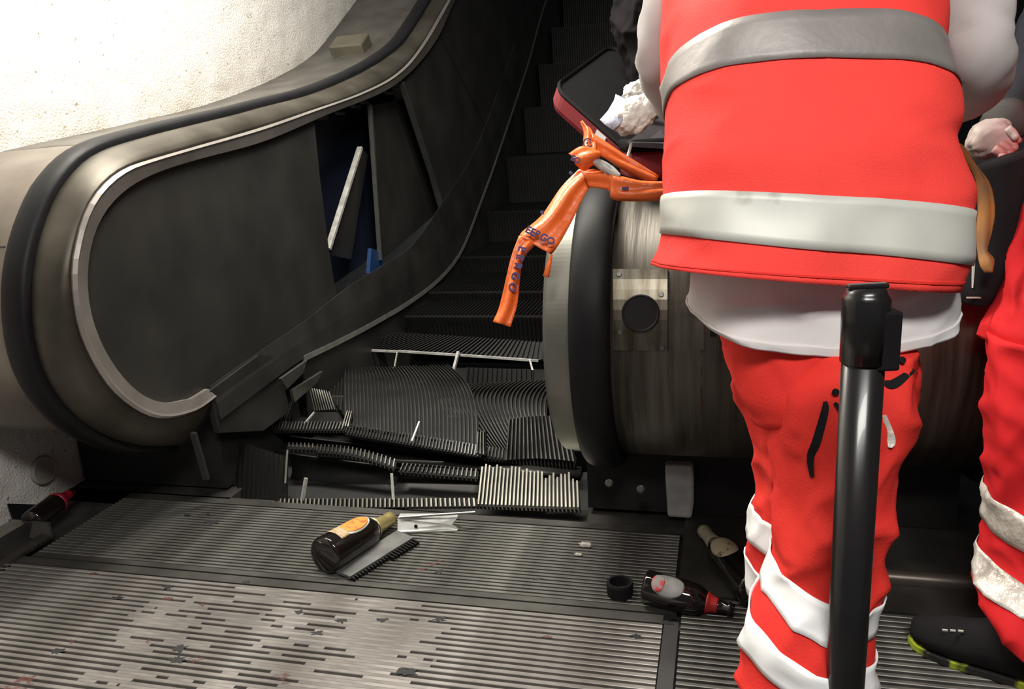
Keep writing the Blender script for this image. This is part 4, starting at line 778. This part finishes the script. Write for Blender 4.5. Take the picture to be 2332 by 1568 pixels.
g = MB(); g.box(bx+A(0, 0, 0.052)+f_*.08, (0.27, 0.21, 0.032), r_, f_); bevel(g.build('tray_rim', m_case, case), 0.012, 3)
g = MB(); g.prism([D(1425, 326, 2.10), D(1520, 332, 2.06), D(1600, 300, 2.3), D(1500, 268, 2.35)], (0, 0, -0.008)); g.build('flap', M('charcoal_flap', (0.035, 0.028, 0.032), 0.5), case)
g = MB(); g.tube([D(1437, 328, 2.08), D(1433, 345, 2.06), D(1428, 362, 2.05)], 0.004, 8); g.build('zip_pull', m_edge, case)
def blob(c, axs, name, mat, label, cat, amp=.25, fr=3.0, seed=0, n=22, group=None, parent=None):
    g = MB(); rings = []
    for i in range(n+1):
        a = math.pi*i/n; rg = []
        for j in range(n*2):
            b_ = math.pi*j/n; d = A(math.cos(a), math.sin(a)*math.cos(b_), math.sin(a)*math.sin(b_))
            k = 1+amp*hnoise(d[0]*fr+seed, d[1]*fr, d[2]*fr)+amp*.5*hnoise(d[0]*fr*2.6, d[1]*fr*2.6+seed, d[2]*fr*2.6)
            rg.append(c+(axs[0]*d[0]+axs[1]*d[1]+axs[2]*d[2])*k)
        rings.append(rg)
    g.loft(rings); return g.build(name, mat, parent, smooth=True, label=label, cat=cat, group=group)
m_gauze = M('cream_gauze_in_film', (0.80, 0.78, 0.70), 0.5, col2=(0.58, 0.55, 0.50), scale=24, bump=0.5, bscale=60)
m_film = M('bluish_clear_film', (0.52, 0.57, 0.66), 0.25, col2=(0.30, 0.34, 0.44), scale=22, bump=0.4, bscale=40)
e1 = nrm(RGT*0.85+UPV*0.53); e2 = nrm(-RGT*0.53+UPV*0.85)
gz = blob(D(1447, 262, 2.08), (e1*0.062, e2*0.044, -FWD*0.035), 'gauze_pack', m_gauze, 'crumpled cream gauze pack with printing lying on the open case', 'gauze', group='gauze packs in the case', seed=2)
g = MB(); rws = [[D(x+6*k, y+3*k, 2.06) for k in (0, 1, 2, 3, 4)] for x, y in ((1366, 268), (1372, 262), (1384, 248), (1396, 230), (1402, 217))]
g.sheet([[D(1366, 272, 2.10), D(1378, 284, 2.08), D(1396, 296, 2.06)], [D(1384, 252, 2.10), D(1398, 266, 2.07), D(1412, 280, 2.05)], [D(1398, 228, 2.10), D(1412, 242, 2.07), D(1428, 258, 2.06)], [D(1402, 214, 2.11), D(1424, 224, 2.09), D(1440, 236, 2.08)]], 0.004); g.build('film_wrap', m_film, gz, smooth=True)
put_text('gauze', 0.016, D(1440, 280, 2.032), e1, e2, M('faint_grey_print', (0.38, 0.35, 0.38), 0.6), gz, 'print') if False else None
blob(D(1452, 212, 2.30), (e1*0.042, e2*0.034, -FWD*0.02), 'gauze_pack', m_gauze, 'small pale gauze pad beside the white sleeve', 'gauze', group='gauze packs in the case', seed=6, amp=.35)
# ------------------------------------------------------------------ orange printed strap bag
m_org = M('orange_plastic_film', (0.90, 0.185, 0.035), 0.38, col2=(0.80, 0.130, 0.022), scale=10, bump=0.25, bscale=26)
m_ink = M('dark_blue_print', (0.05, 0.035, 0.16), 0.6)
bag = empty('orange_bag', D(1330, 400, 2.0), 'bright orange printed plastic strap bag knotted over the right newel', 'bag')
def ribbon(rows, name, mat, parent, cols=9, bulge=0.012, wr=0.004, th=0.003, n=26, seed=0):
    L_ = catmull([D(a, b_, d) for a, b_, c_, e_, d in rows], n); R_ = catmull([D(c_, e_, d) for a, b_, c_, e_, d in rows], n); grid = []
    for i in range(n):
        row = []
        for j in range(cols):
            t = j/(cols-1); p = L_[i]*(1-t)+R_[i]*t; w = hnoise(t*5+seed, i*0.12, seed)
            row.append(p-FWD*(bulge*math.sin(math.pi*t)+wr*w+wr*1.2*math.sin(t*9+i*.15+seed)))
        grid.append(row)
    g = MB(); g.sheet(grid, -th); return g.build(name, mat, parent, smooth=True)
ribbon([(1182, 536, 1218, 558, 1.98), (1164, 585, 1192, 590, 1.975), (1150, 645, 1184, 640, 1.97), (1136, 700, 1177, 695, 1.97), (1122, 732, 1163, 744, 1.97)], 'hanging_tail', m_org, bag, seed=1)
ribbon([(1318, 385, 1380, 392, 2.03), (1278, 425, 1338, 432, 2.02), (1234, 488, 1302, 505, 2.0), (1190, 526, 1272, 558, 1.985), (1184, 538, 1255, 580, 1.98)], 'flap', m_org, bag, seed=3, wr=0.006)
ribbon([(1322, 388, 1340, 425, 2.02), (1378, 392, 1386, 434, 2.00), (1402, 400, 1398, 453, 1.98), (1460, 414, 1455, 456, 1.97), (1530, 414, 1530, 453, 1.96), (1600, 410, 1600, 450, 1.96)], 'band', m_org, bag, seed=5)
ribbon([(1296, 352, 1312, 372, 2.02), (1322, 336, 1330, 386, 2.00), (1345, 338, 1345, 378, 2.00), (1368, 348, 1362, 366, 2.01)], 'knot', m_org, bag, seed=7, bulge=0.02)
ribbon([(1321, 277, 1326, 279, 2.08), (1329, 300, 1346, 294, 2.06), (1328, 320, 1356, 322, 2.04), (1326, 340, 1360, 346, 2.02)], 'loop', m_org, bag, seed=9)
ribbon([(1344, 300, 1352, 345, 2.05), (1380, 325, 1382, 362, 2.04), (1430, 360, 1420, 385, 2.02), (1500, 402, 1490, 418, 2.0)], 'strap', m_org, bag, seed=11)
ribbon([(1349, 366, 1352, 372, 2.0), (1368, 364, 1372, 388, 1.985), (1392, 378, 1396, 402, 1.98), (1412, 398, 1410, 406, 1.975)], 'clear_label', M('pale_label', (0.62, 0.60, 0.54), 0.35, col2=(0.35, 0.36, 0.36), scale=40), bag, cols=5, wr=0.001, bulge=0.006)
g = MB(); g.tube([D(1256, 580, 1.98), D(1250, 602, 1.98), D(1243, 630, 1.98)], [0.003, 0.006, 0.008], 8); g.build('draw_string', m_org, bag, smooth=True)
def txt_between(t, a, c, d, size):
    p, q_ = D(a[0], a[1], d), D(c[0], c[1], d); r_ = nrm(q_-p); u_ = nrm(np.cross(-FWD, r_)); put_text(t, size, (p+q_)/2, r_, u_, m_ink, bag)
txt_between('E E R G O', (1192, 552), (1162, 672), 1.950, 0.026)
txt_between('EERGO', (1202, 523), (1258, 551), 1.955, 0.024)
txt_between('@', (1330, 325), (1346, 324), 2.015, 0.024); txt_between('EO', (1300, 358), (1322, 368), 1.97, 0.018); txt_between('-', (1415, 425), (1432, 424), 1.955, 0.06)
for x, y, d in ((1300, 394, 2.0), (1235, 484, 1.985)):
    g = MB(); g.lathe(D(x, y, d-.008), -FWD, [(0, .005), (.002, .004)], 10); g.build('eyelet', m_ink, bag)
# ------------------------------------------------------------------ bottles
def bottle(base, tip, R, label, mats, lab=None, prof=None, group='bottles on the floor'):
    base = np.array(base, float); tip = np.array(tip, float); ax_ = nrm(tip-base); L_ = np.linalg.norm(tip-base)
    t_ = empty('bottle', base*A(1, 1, 0), label, 'bottle', group)
    pf = prof or [(0, .0), (.0, .82), (.012, .96), (.03, 1.0), (.52, 1.0), (.60, .93), (.68, .70), (.74, .48), (.80, .40), (.93, .34), (.935, .40), (.965, .40), (.97, .36), (1.0, .36)]
    g = MB(); g.lathe(base, ax_, [(h*L_, max(r, .02)*R) for h, r in pf if h <= 1.0], 30); g.build('glass', mats['glass'], t_, smooth=True)
    if 'neck' in mats:
        a, b_ = mats.get('neckspan', (.74, 1.0)); hs = np.linspace(a, b_, 8); rr = np.interp(hs, [p[0] for p in pf], [p[1] for p in pf])
        g = MB(); g.lathe(base, ax_, [(a*L_, rr[0]*R*.9)]+[(h*L_+.001, r*R+.0018) for h, r in zip(hs, rr)]+([(b_*L_+.004, .2*R)] if b_ > .98 else [(b_*L_, rr[-1]*R*.9)]), 24); g.build('neck_foil', mats['neck'], t_, smooth=True)
    for (h0, h1, half, mt, off, nm, face) in (lab or []):
        f = nrm(face-ax_*np.dot(face, ax_)); s_ = np.cross(ax_, f); grid = []
        for i in range(15):
            h = h0+(h1-h0)*i/14; k = math.sqrt(max(1-((i-7)/7.0)**2*.96, 0.02)) if half > 0 else 1; row = []
            for j in range(13):
                a = (j/12-.5)*2*abs(half)*k; row.append(base+ax_*h*L_+(f*math.cos(a)+s_*math.sin(a))*(R*float(np.interp(h, [p[0] for p in pf], [p[1] for p in pf]))+off))
            grid.append(row)
        g = MB(); g.sheet(grid, .0006); g.build(nm, mt, t_, smooth=True)
    return t_
m_gl = M('dark_brown_glass', (0.010, 0.007, 0.006), 0.06, spec=0.6, coat=0.3)
m_gold = M('gold_foil', (0.55, 0.46, 0.20), 0.35, 0.6, col2=(0.42, 0.34, 0.14), scale=20)
m_cream = M('cream_foil', (0.50, 0.48, 0.36), 0.5, col2=(0.38, 0.36, 0.26), scale=20)
up = A(0, 0, 1)
m_lo = M('orange_label_print', (0.80, 0.27, 0.05), 0.5, col2=(0.35, 0.12, 0.03), scale=55, lo=0.36, hi=0.46)
m_lw = M('white_oval_border', (0.62, 0.70, 0.70), 0.5, col2=(0.50, 0.55, 0.5), scale=20)
m_lg = M('gold_pink_print', (0.60, 0.42, 0.30), 0.5, col2=(0.30, 0.22, 0.08), scale=70)
b0 = P(742, 1306, 2, 0.0); b0[2] = 0.054; b1 = P(893, 1200, 2, 0.0); b1[2] = 0.030
face = nrm(-FWD*.85+(-RGT*.6+UPV*.8)*.55)
bottle(b0, b1, 0.053, 'large dark bottle with gold foil neck and orange oval label, on the comb plate', {'glass': m_gl, 'neck': m_gold, 'neckspan': (.70, 1.0)}, [(.17, .60, .62, m_lw, .0008, 'label_border', face), (.22, .58, .52, m_lo, .0016, 'label', face), (.13, .25, -.52, m_lg, .0022, 'label_banner', face)])
b0 = P(1468, 1366, 2, 0); b0[2] = 0.041; b1 = P(1672, 1404, 2, 0); b1[2] = 0.018
face = nrm(up*.8-FWD*.75-RGT*.1); m_lr = M('red_grey_label', (0.55, 0.05, 0.05), 0.5, col2=(0.30, 0.28, 0.27), scale=40, lo=.45, hi=.55)
bottle(b0, b1, 0.041, 'dark beer bottle with red neck band and grey-red label, lying flat', {'glass': m_gl, 'neck': M('red_neck_paper', (0.50, 0.03, 0.03), 0.4), 'neckspan': (.70, .82)}, [(.10, .46, .75, M('grey_label_paper', (0.30, 0.30, 0.29), 0.5, col2=(0.2, 0.2, 0.19), scale=25), .0008, 'label', face), (.10, .24, .55, m_lr, .0016, 'label_banner', face)])
b0 = P(1722, 1386, 2, 0); b0[2] = 0.045; b1 = P(1602, 1222, 2, 0); b1[2] = 0.020
face = nrm(up*.9-FWD*.6-RGT*.25)
bottle(b0, b1, 0.045, 'dark beer bottle with cream neck foil and round cream label beside the trousers', {'glass': m_gl, 'neck': m_cream, 'neckspan': (.76, 1.0)}, [(.34, .66, .80, M('cream_label_paper', (0.55, 0.50, 0.34), 0.5, col2=(0.10, 0.07, 0.03), scale=34, lo=.34, hi=.40), .0008, 'label', face)])
b0 = P(78, 1222, 2, 0); b0[2] = 0.050; b1 = P(176, 1150, 2, 0); b1[2] = 0.055
bottle(b0, b1, 0.036, 'dark bottle with red label lying behind the kerb rail under the wall', {'glass': m_gl, 'neck': M('dark_red_label', (0.30, 0.012, 0.025), 0.4, col2=(0.18, 0.01, 0.02), scale=20), 'neckspan': (.55, .90)})
g = MB(); c = P(1412, 1352, 2, 0.0); g.lathe(c, up, [(0, .032), (.03, .034), (.036, .032), (.036, .026), (.012, .024), (.012, .003)], 26); g.build('jar_lid', m_blk, label='small round black lid next to the red-necked bottle', cat='lid', smooth=False)
g = MB(); g.sheet([[P(18, 1146, 0, wallX+.02), P(30, 1182, 0, wallX+.06), P(62, 1215, 0, wallX+.10)], [P(85, 1148, 0, wallX+.02), P(85, 1180, 0, wallX+.06), P(95, 1210, 0, wallX+.09)], [P(140, 1128, 0, wallX+.02), P(128, 1160, 0, wallX+.05), P(125, 1190, 0, wallX+.08)]], .004); g.build('black_sheet', m_blk, label='torn black plastic sheet leaning on the wall foot', cat='plastic sheet')
# ------------------------------------------------------------------ metal debris on the comb plate
m_br = M('bright_aluminium', (0.66, 0.66, 0.63), 0.35, 0.25, col2=(0.45, 0.45, 0.43), scale=16, rvar=.1)
br = empty('metal_bracket', P(970, 1206, 2, 0), 'bright bent aluminium bracket lying below the crushed steps', 'bracket')
def fl_(x, y, z): return P(x, y, 2, z)
f0_ = [fl_(905, 1205, .004), fl_(1042, 1205, .006), fl_(1026, 1196, .010), fl_(1038, 1186, .014), fl_(905, 1194, .012)]
g = MB(); g.prism([fl_(905, 1208, .004), fl_(1044, 1204, .004), fl_(1028, 1194, .020), fl_(1040, 1180, .034), fl_(906, 1180, .034)], (0.0, 0.004, 0.001)); g.build('face', m_br, br)
g = MB(); a = fl_(906, 1180, .034); b_ = fl_(1040, 1180, .034); g.bar(a+A(0, .012, .002), b_+A(0, .012, .002), .026, .004); g.build('flange', m_br, br)
g = MB(); g.bar(fl_(905, 1210, .003), fl_(1042, 1206, .003), .010, .004); g.build('lip', m_br, br)
g = MB(); g.lathe(fl_(948, 1197, .020)+A(0, -.003, 0), (0, -1, .2), [(0, .006), (.002, .005)], 12); g.build('hole', m_black, br)
g = MB(); g.tube([fl_(910, 1178, .05), fl_(990, 1172, .05), fl_(1082, 1166, .05)], .004, 8); g.build('metal_rod', m_edge2, label='thin dull rod lying behind the aluminium bracket', cat='rod')
cp = empty('comb_segment', fl_(860, 1270, 0), 'broken grey comb segment with black teeth lying under the large bottle', 'comb segment')
c0, c1, c2, c3 = fl_(762, 1302, .006), fl_(798, 1318, .006), fl_(942, 1228, .010), fl_(905, 1212, .012)
g = MB(); g.prism([c0, c1, c2, c3], (0, 0, .008)); g.build('plate', M('grey_cast_aluminium', (0.24, 0.24, 0.235), 0.4, .5, col2=(0.16, 0.16, 0.155), scale=18), cp)
e_ = nrm(c2-c1); o_ = A(e_[1], -e_[0], 0); o_ = o_ if o_[1] < 0 else -o_; Lc = np.linalg.norm(c2-c1)
for i in range(22):
    p_ = c1+e_*Lc*(i+.5)/22; ln = .026 if i > 11 else .012; g = MB(); g.bar(p_, p_+o_*ln+A(0, 0, -.002), .0045, .010); g.build('tooth', m_step, cp)
for x, y, r_, lb in ((1335, 1240, .012, 'small torn white paper scrap on the comb plate'), (1318, 1262, .007, 'tiny pale crumb below the paper scrap')):
    blob(P(x, y, 2, r_*.4), (A(r_*1.5, 0, 0), A(0, r_, 0), A(0, 0, r_*.5)), 'paper_scrap', M('dirty_paper', (0.45, 0.43, 0.38), .8), lb, 'scrap', amp=.5, n=10)
# ------------------------------------------------------------------ strap and black bag hanging on the drum at right
sb_ = empty('ochre_strap', D(2240, 480, 1.72), 'twisted ochre webbing strap hanging beside the red vest', 'strap')
ribbon([(2160, 330, 2176, 350, 1.70), (2185, 330, 2198, 362, 1.70), (2216, 375, 2222, 400, 1.70), (2250, 420, 2228, 430, 1.70), (2262, 480, 2230, 480, 1.70), (2256, 530, 2226, 530, 1.70), (2246, 570, 2228, 575, 1.70), (2262, 590, 2232, 605, 1.69), (2258, 620, 2242, 620, 1.69)], 'webbing', M('ochre_webbing', (0.42, 0.17, 0.035), .7, col2=(0.25, 0.12, 0.05), scale=14), sb_, wr=.002, bulge=.008)
bb = Cloth([(2230, 380, 2345, 340, 1.80, .03, 0), (2222, 450, 2330, 430, 1.80, .045, 0), (2206, 540, 2305, 540, 1.79, .05, 0), (2196, 610, 2280, 612, 1.78, .05, 0), (2192, 660, 2258, 665, 1.78, .045, 0), (2200, 690, 2246, 692, 1.78, .03, 0)], fold=.004, seed=41)
bo = bb.mesh(nv=40).build('black_bag', m_blk, smooth=True, label='black bag with silver zip hanging on the drum between the two red figures', cat='bag')
strip(bb, [(2219, 545), (2217, 600), (2213, 655)], .003, 'zip', m_tapeL, bo)
g = MB(); p_ = on_cloth(bb, 2222, 676, .004); g.bar(p_-RGT*.02, p_+RGT*.02, .003, .003); g.build('seam', m_tapeS, bo)
# ------------------------------------------------------------------ people in dark clothes behind
J = {'pelvis': (D(1800, 110, 2.75), (.12, .1)), 'spine': (D(1830, -60, 2.85), (.11, .09)), 'chest': (D(1850, -260, 2.9), (.13, .1)), 'neck': (D(1855, -400, 2.9), .05), 'head0': (D(1855, -440, 2.88), .07), 'head1': (D(1855, -510, 2.87), .08),
     'hipL': (D(1720, 120, 2.72), .07), 'knL': (D(1450, 40, 2.60), .05), 'anL': (D(1480, 270, 2.62), .035), 'hipR': (D(1880, 120, 2.72), .07), 'knR': (D(1900, 60, 2.45), .05), 'anR': (D(1900, 270, 2.5), .035)}
Ed = [('pelvis', 'spine'), ('spine', 'chest'), ('chest', 'neck'), ('neck', 'head0'), ('head0', 'head1'), ('pelvis', 'hipL'), ('hipL', 'knL'), ('knL', 'anL'), ('pelvis', 'hipR'), ('hipR', 'knR'), ('knR', 'anR')]
for sd, x0, x1 in (('L', 1700, 1640), ('R', 2010, 2080)):
    J['sh'+sd] = (D(x0, -300, 2.9), .05); J['el'+sd] = (D(x1, -120, 2.8), .038); w_ = D((x1+1850)/2, 20, 2.6); handj(J, Ed, 'h'+sd, w_, D(1850, 60, 2.5)-w_, A(0, 0, -1)); Ed += [('chest', 'sh'+sd), ('sh'+sd, 'el'+sd), ('el'+sd, 'h'+sd+'w')]
p3 = skinbody('person', J, Ed, 'pelvis', 'person in black trousers seated behind the vested paramedic, only a bent knee visible', 'people in dark clothes')
head(p3, D(1855, -475, 2.875), -FWD*A(1, 1, 0), A(0, 0, 1))
Cloth([(1720, -380, 1990, -380, 2.9, .1, 0), (1660, -300, 2050, -300, 2.9, .15, 0), (1690, -60, 2000, -60, 2.85, .15, 0), (1690, 130, 1950, 130, 2.76, .15, 0)], fold=.01).mesh(nv=40).build('jacket', m_dark, p3, smooth=True)
t3 = Cloth([(1400, -110, 1520, -110, 2.66, .06, 0), (1392, -40, 1510, -40, 2.62, .09, 0), (1393, 30, 1500, 30, 2.60, .095, 0), (1398, 75, 1496, 75, 2.60, .09, 0), (1418, 130, 1510, 130, 2.6, .08, 0), (1440, 210, 1530, 210, 2.61, .07, 0), (1450, 285, 1530, 285, 2.62, .065, 0)], fold=.010, freq=14, seed=51, cr=.02, cf=6).mesh(nv=50).build('trousers', m_dark, p3, smooth=True)
for a_k, b_k in (('hipL', 'knL'), ('hipR', 'knR'), ('knR', 'anR')):
    g = MB(); g.tube([J[a_k][0], (J[a_k][0]+J[b_k][0])/2, J[b_k][0]], [.105, .095, .08], 18); g.build('trouser_leg', m_dark, t3, smooth=True)
for sd in 'LR':
    g = MB(); g.tube([J['sh'+sd][0], (J['sh'+sd][0]+J['el'+sd][0])/2, J['el'+sd][0], J['el'+sd][0]*.2+J['h'+sd+'w'][0]*.8], [.085, .07, .062, .045], 18); g.build('sleeve', m_dark, p3, smooth=True)
for k in ('anL', 'anR'):
    an = J[k][0]; h_ = A(an[0], an[1], 0); bt = boot(p3, h_+A(0, .06, 0), h_+A(-.05, -.20, 0), 'shoe', m_blk, m_blk)
    bt.location.z += 1.0
J = {'pelvis': (D(2560, 640, 2.45), (.12, .1)), 'spine': (D(2560, 380, 2.42), (.11, .09)), 'chest': (D(2540, 120, 2.38), (.13, .1)), 'neck0': (D(2530, -20, 2.34), .06), 'neck': (D(2526, -80, 2.32), .05), 'head0': (D(2524, -120, 2.30), .07), 'head1': (D(2520, -190, 2.28), .08), 'hipL': (D(2480, 700, 2.45), .07), 'knL': (D(2480, 960, 2.45), .05), 'hipR': (D(2640, 700, 2.5), .07), 'knR': (D(2640, 960, 2.5), .05), 'shL': (D(2400, -10, 2.32), .05), 'elL': (D(2372, 180, 2.14), .036), 'shR': (D(2680, 0, 2.4), .05), 'elR': (D(2720, 240, 2.4), .036)}
for s_ in 'LR': a = J['kn'+s_][0].copy(); a[2] = .09; J['an'+s_] = (a, .035)
Ed = [('pelvis', 'spine'), ('spine', 'chest'), ('chest', 'neck0'), ('neck0', 'neck'), ('neck', 'head0'), ('head0', 'head1'), ('pelvis', 'hipL'), ('hipL', 'knL'), ('knL', 'anL'), ('pelvis', 'hipR'), ('hipR', 'knR'), ('knR', 'anR'), ('neck0', 'shL'), ('shL', 'elL'), ('neck0', 'shR'), ('shR', 'elR')]
w_ = D(2720, 420, 2.3); handj(J, Ed, 'rh', w_, A(0, 0, -1), A(-1, 0, 0)); Ed.append(('elR', 'rhw'))
wr = D(2296, 276, 1.95); J['wr'] = (wr, .026); Ed.append(('elL', 'wr'))
p4 = skinbody('person', J, Ed, 'pelvis', 'person in dark navy clothes at the upper right edge, white-gloved hand showing', 'people in dark clothes')
head(p4, D(2522, -155, 2.29), A(-.6, -.6, -.3), A(0, 0, 1))
j4 = Cloth([(2440, -60, 2640, -60, 2.34, .09, 0), (2380, -10, 2690, -10, 2.35, .13, 0), (2330, 60, 2720, 60, 2.37, .16, 0), (2312, 250, 2720, 250, 2.40, .17, 0), (2340, 500, 2730, 500, 2.43, .17, 0), (2360, 700, 2740, 700, 2.45, .17, 0)], fold=.012, seed=61).mesh(nv=40).build('jacket', m_navyc, p4, smooth=True)
for pts in ([(D(2420, 0, 2.32), .09), (D(2380, 100, 2.22), .075), (D(2362, 185, 2.12), .065), (D(2318, 250, 2.0), .05), (D(2300, 270, 1.96), .046)], [(D(2670, 0, 2.4), .09), (D(2710, 120, 2.4), .07), (D(2720, 240, 2.4), .06), (D(2720, 400, 2.31), .045)]):
    g = MB(); q = catmull([np.append(p, r) for p, r in pts], 20); g.tube([a[:3] for a in q], [a[3] for a in q], 18); g.build('sleeve', m_navyc, j4, smooth=True)
g = MB(); g.tube([D(2302, 268, 1.955), D(2288, 280, 1.94), D(2280, 288, 1.93)], [.050, .054, .050], 18); g.build('cuff', M('grey_knit_cuff', (0.07, 0.065, 0.06), .8), j4, smooth=True)
for s_ in 'LR':
    g = MB(); g.tube([J['hip'+s_][0], J['kn'+s_][0], J['an'+s_][0]], [.10, .08, .065], 18); g.build('trouser_leg', m_navyc, p4, smooth=True)
    h_ = J['an'+s_][0]*A(1, 1, 0); boot(p4, h_+A(.04, .06, 0), h_+A(-.06, -.19, 0), 'shoe', m_blk, m_blk)
gl = blob(D(2252, 315, 1.92), (nrm(-RGT*.8-UPV*.45)*.056, nrm(-RGT*.45+UPV*.8)*.044, -FWD*.040), 'glove', m_glove, None, None, amp=.12, fr=2.0, parent=p4, seed=4)
m_pink = M('pinkish_fingers', (0.58, 0.30, 0.27), .5, col2=(0.40, 0.12, 0.11), scale=18)
for i, pts in enumerate(([(2288, 300), (2302, 306), (2316, 318), (2322, 326)], [(2280, 312), (2296, 322), (2310, 334), (2306, 342)], [(2272, 326), (2288, 336), (2300, 346), (2292, 352)], [(2262, 338), (2276, 346), (2286, 354), (2276, 356)], [(2292, 292), (2306, 304), (2312, 312), (2318, 316)])):
    g = MB(); q = catmull([D(x, y, 1.90-.004*k-.004*i) for k, (x, y) in enumerate(pts)], 10); g.tube(q, [.0105, .011, .011, .0105, .010, .0095, .009, .009, .008, .005], 10); g.build('finger', m_pink if i < 4 else m_glove, gl, smooth=True)
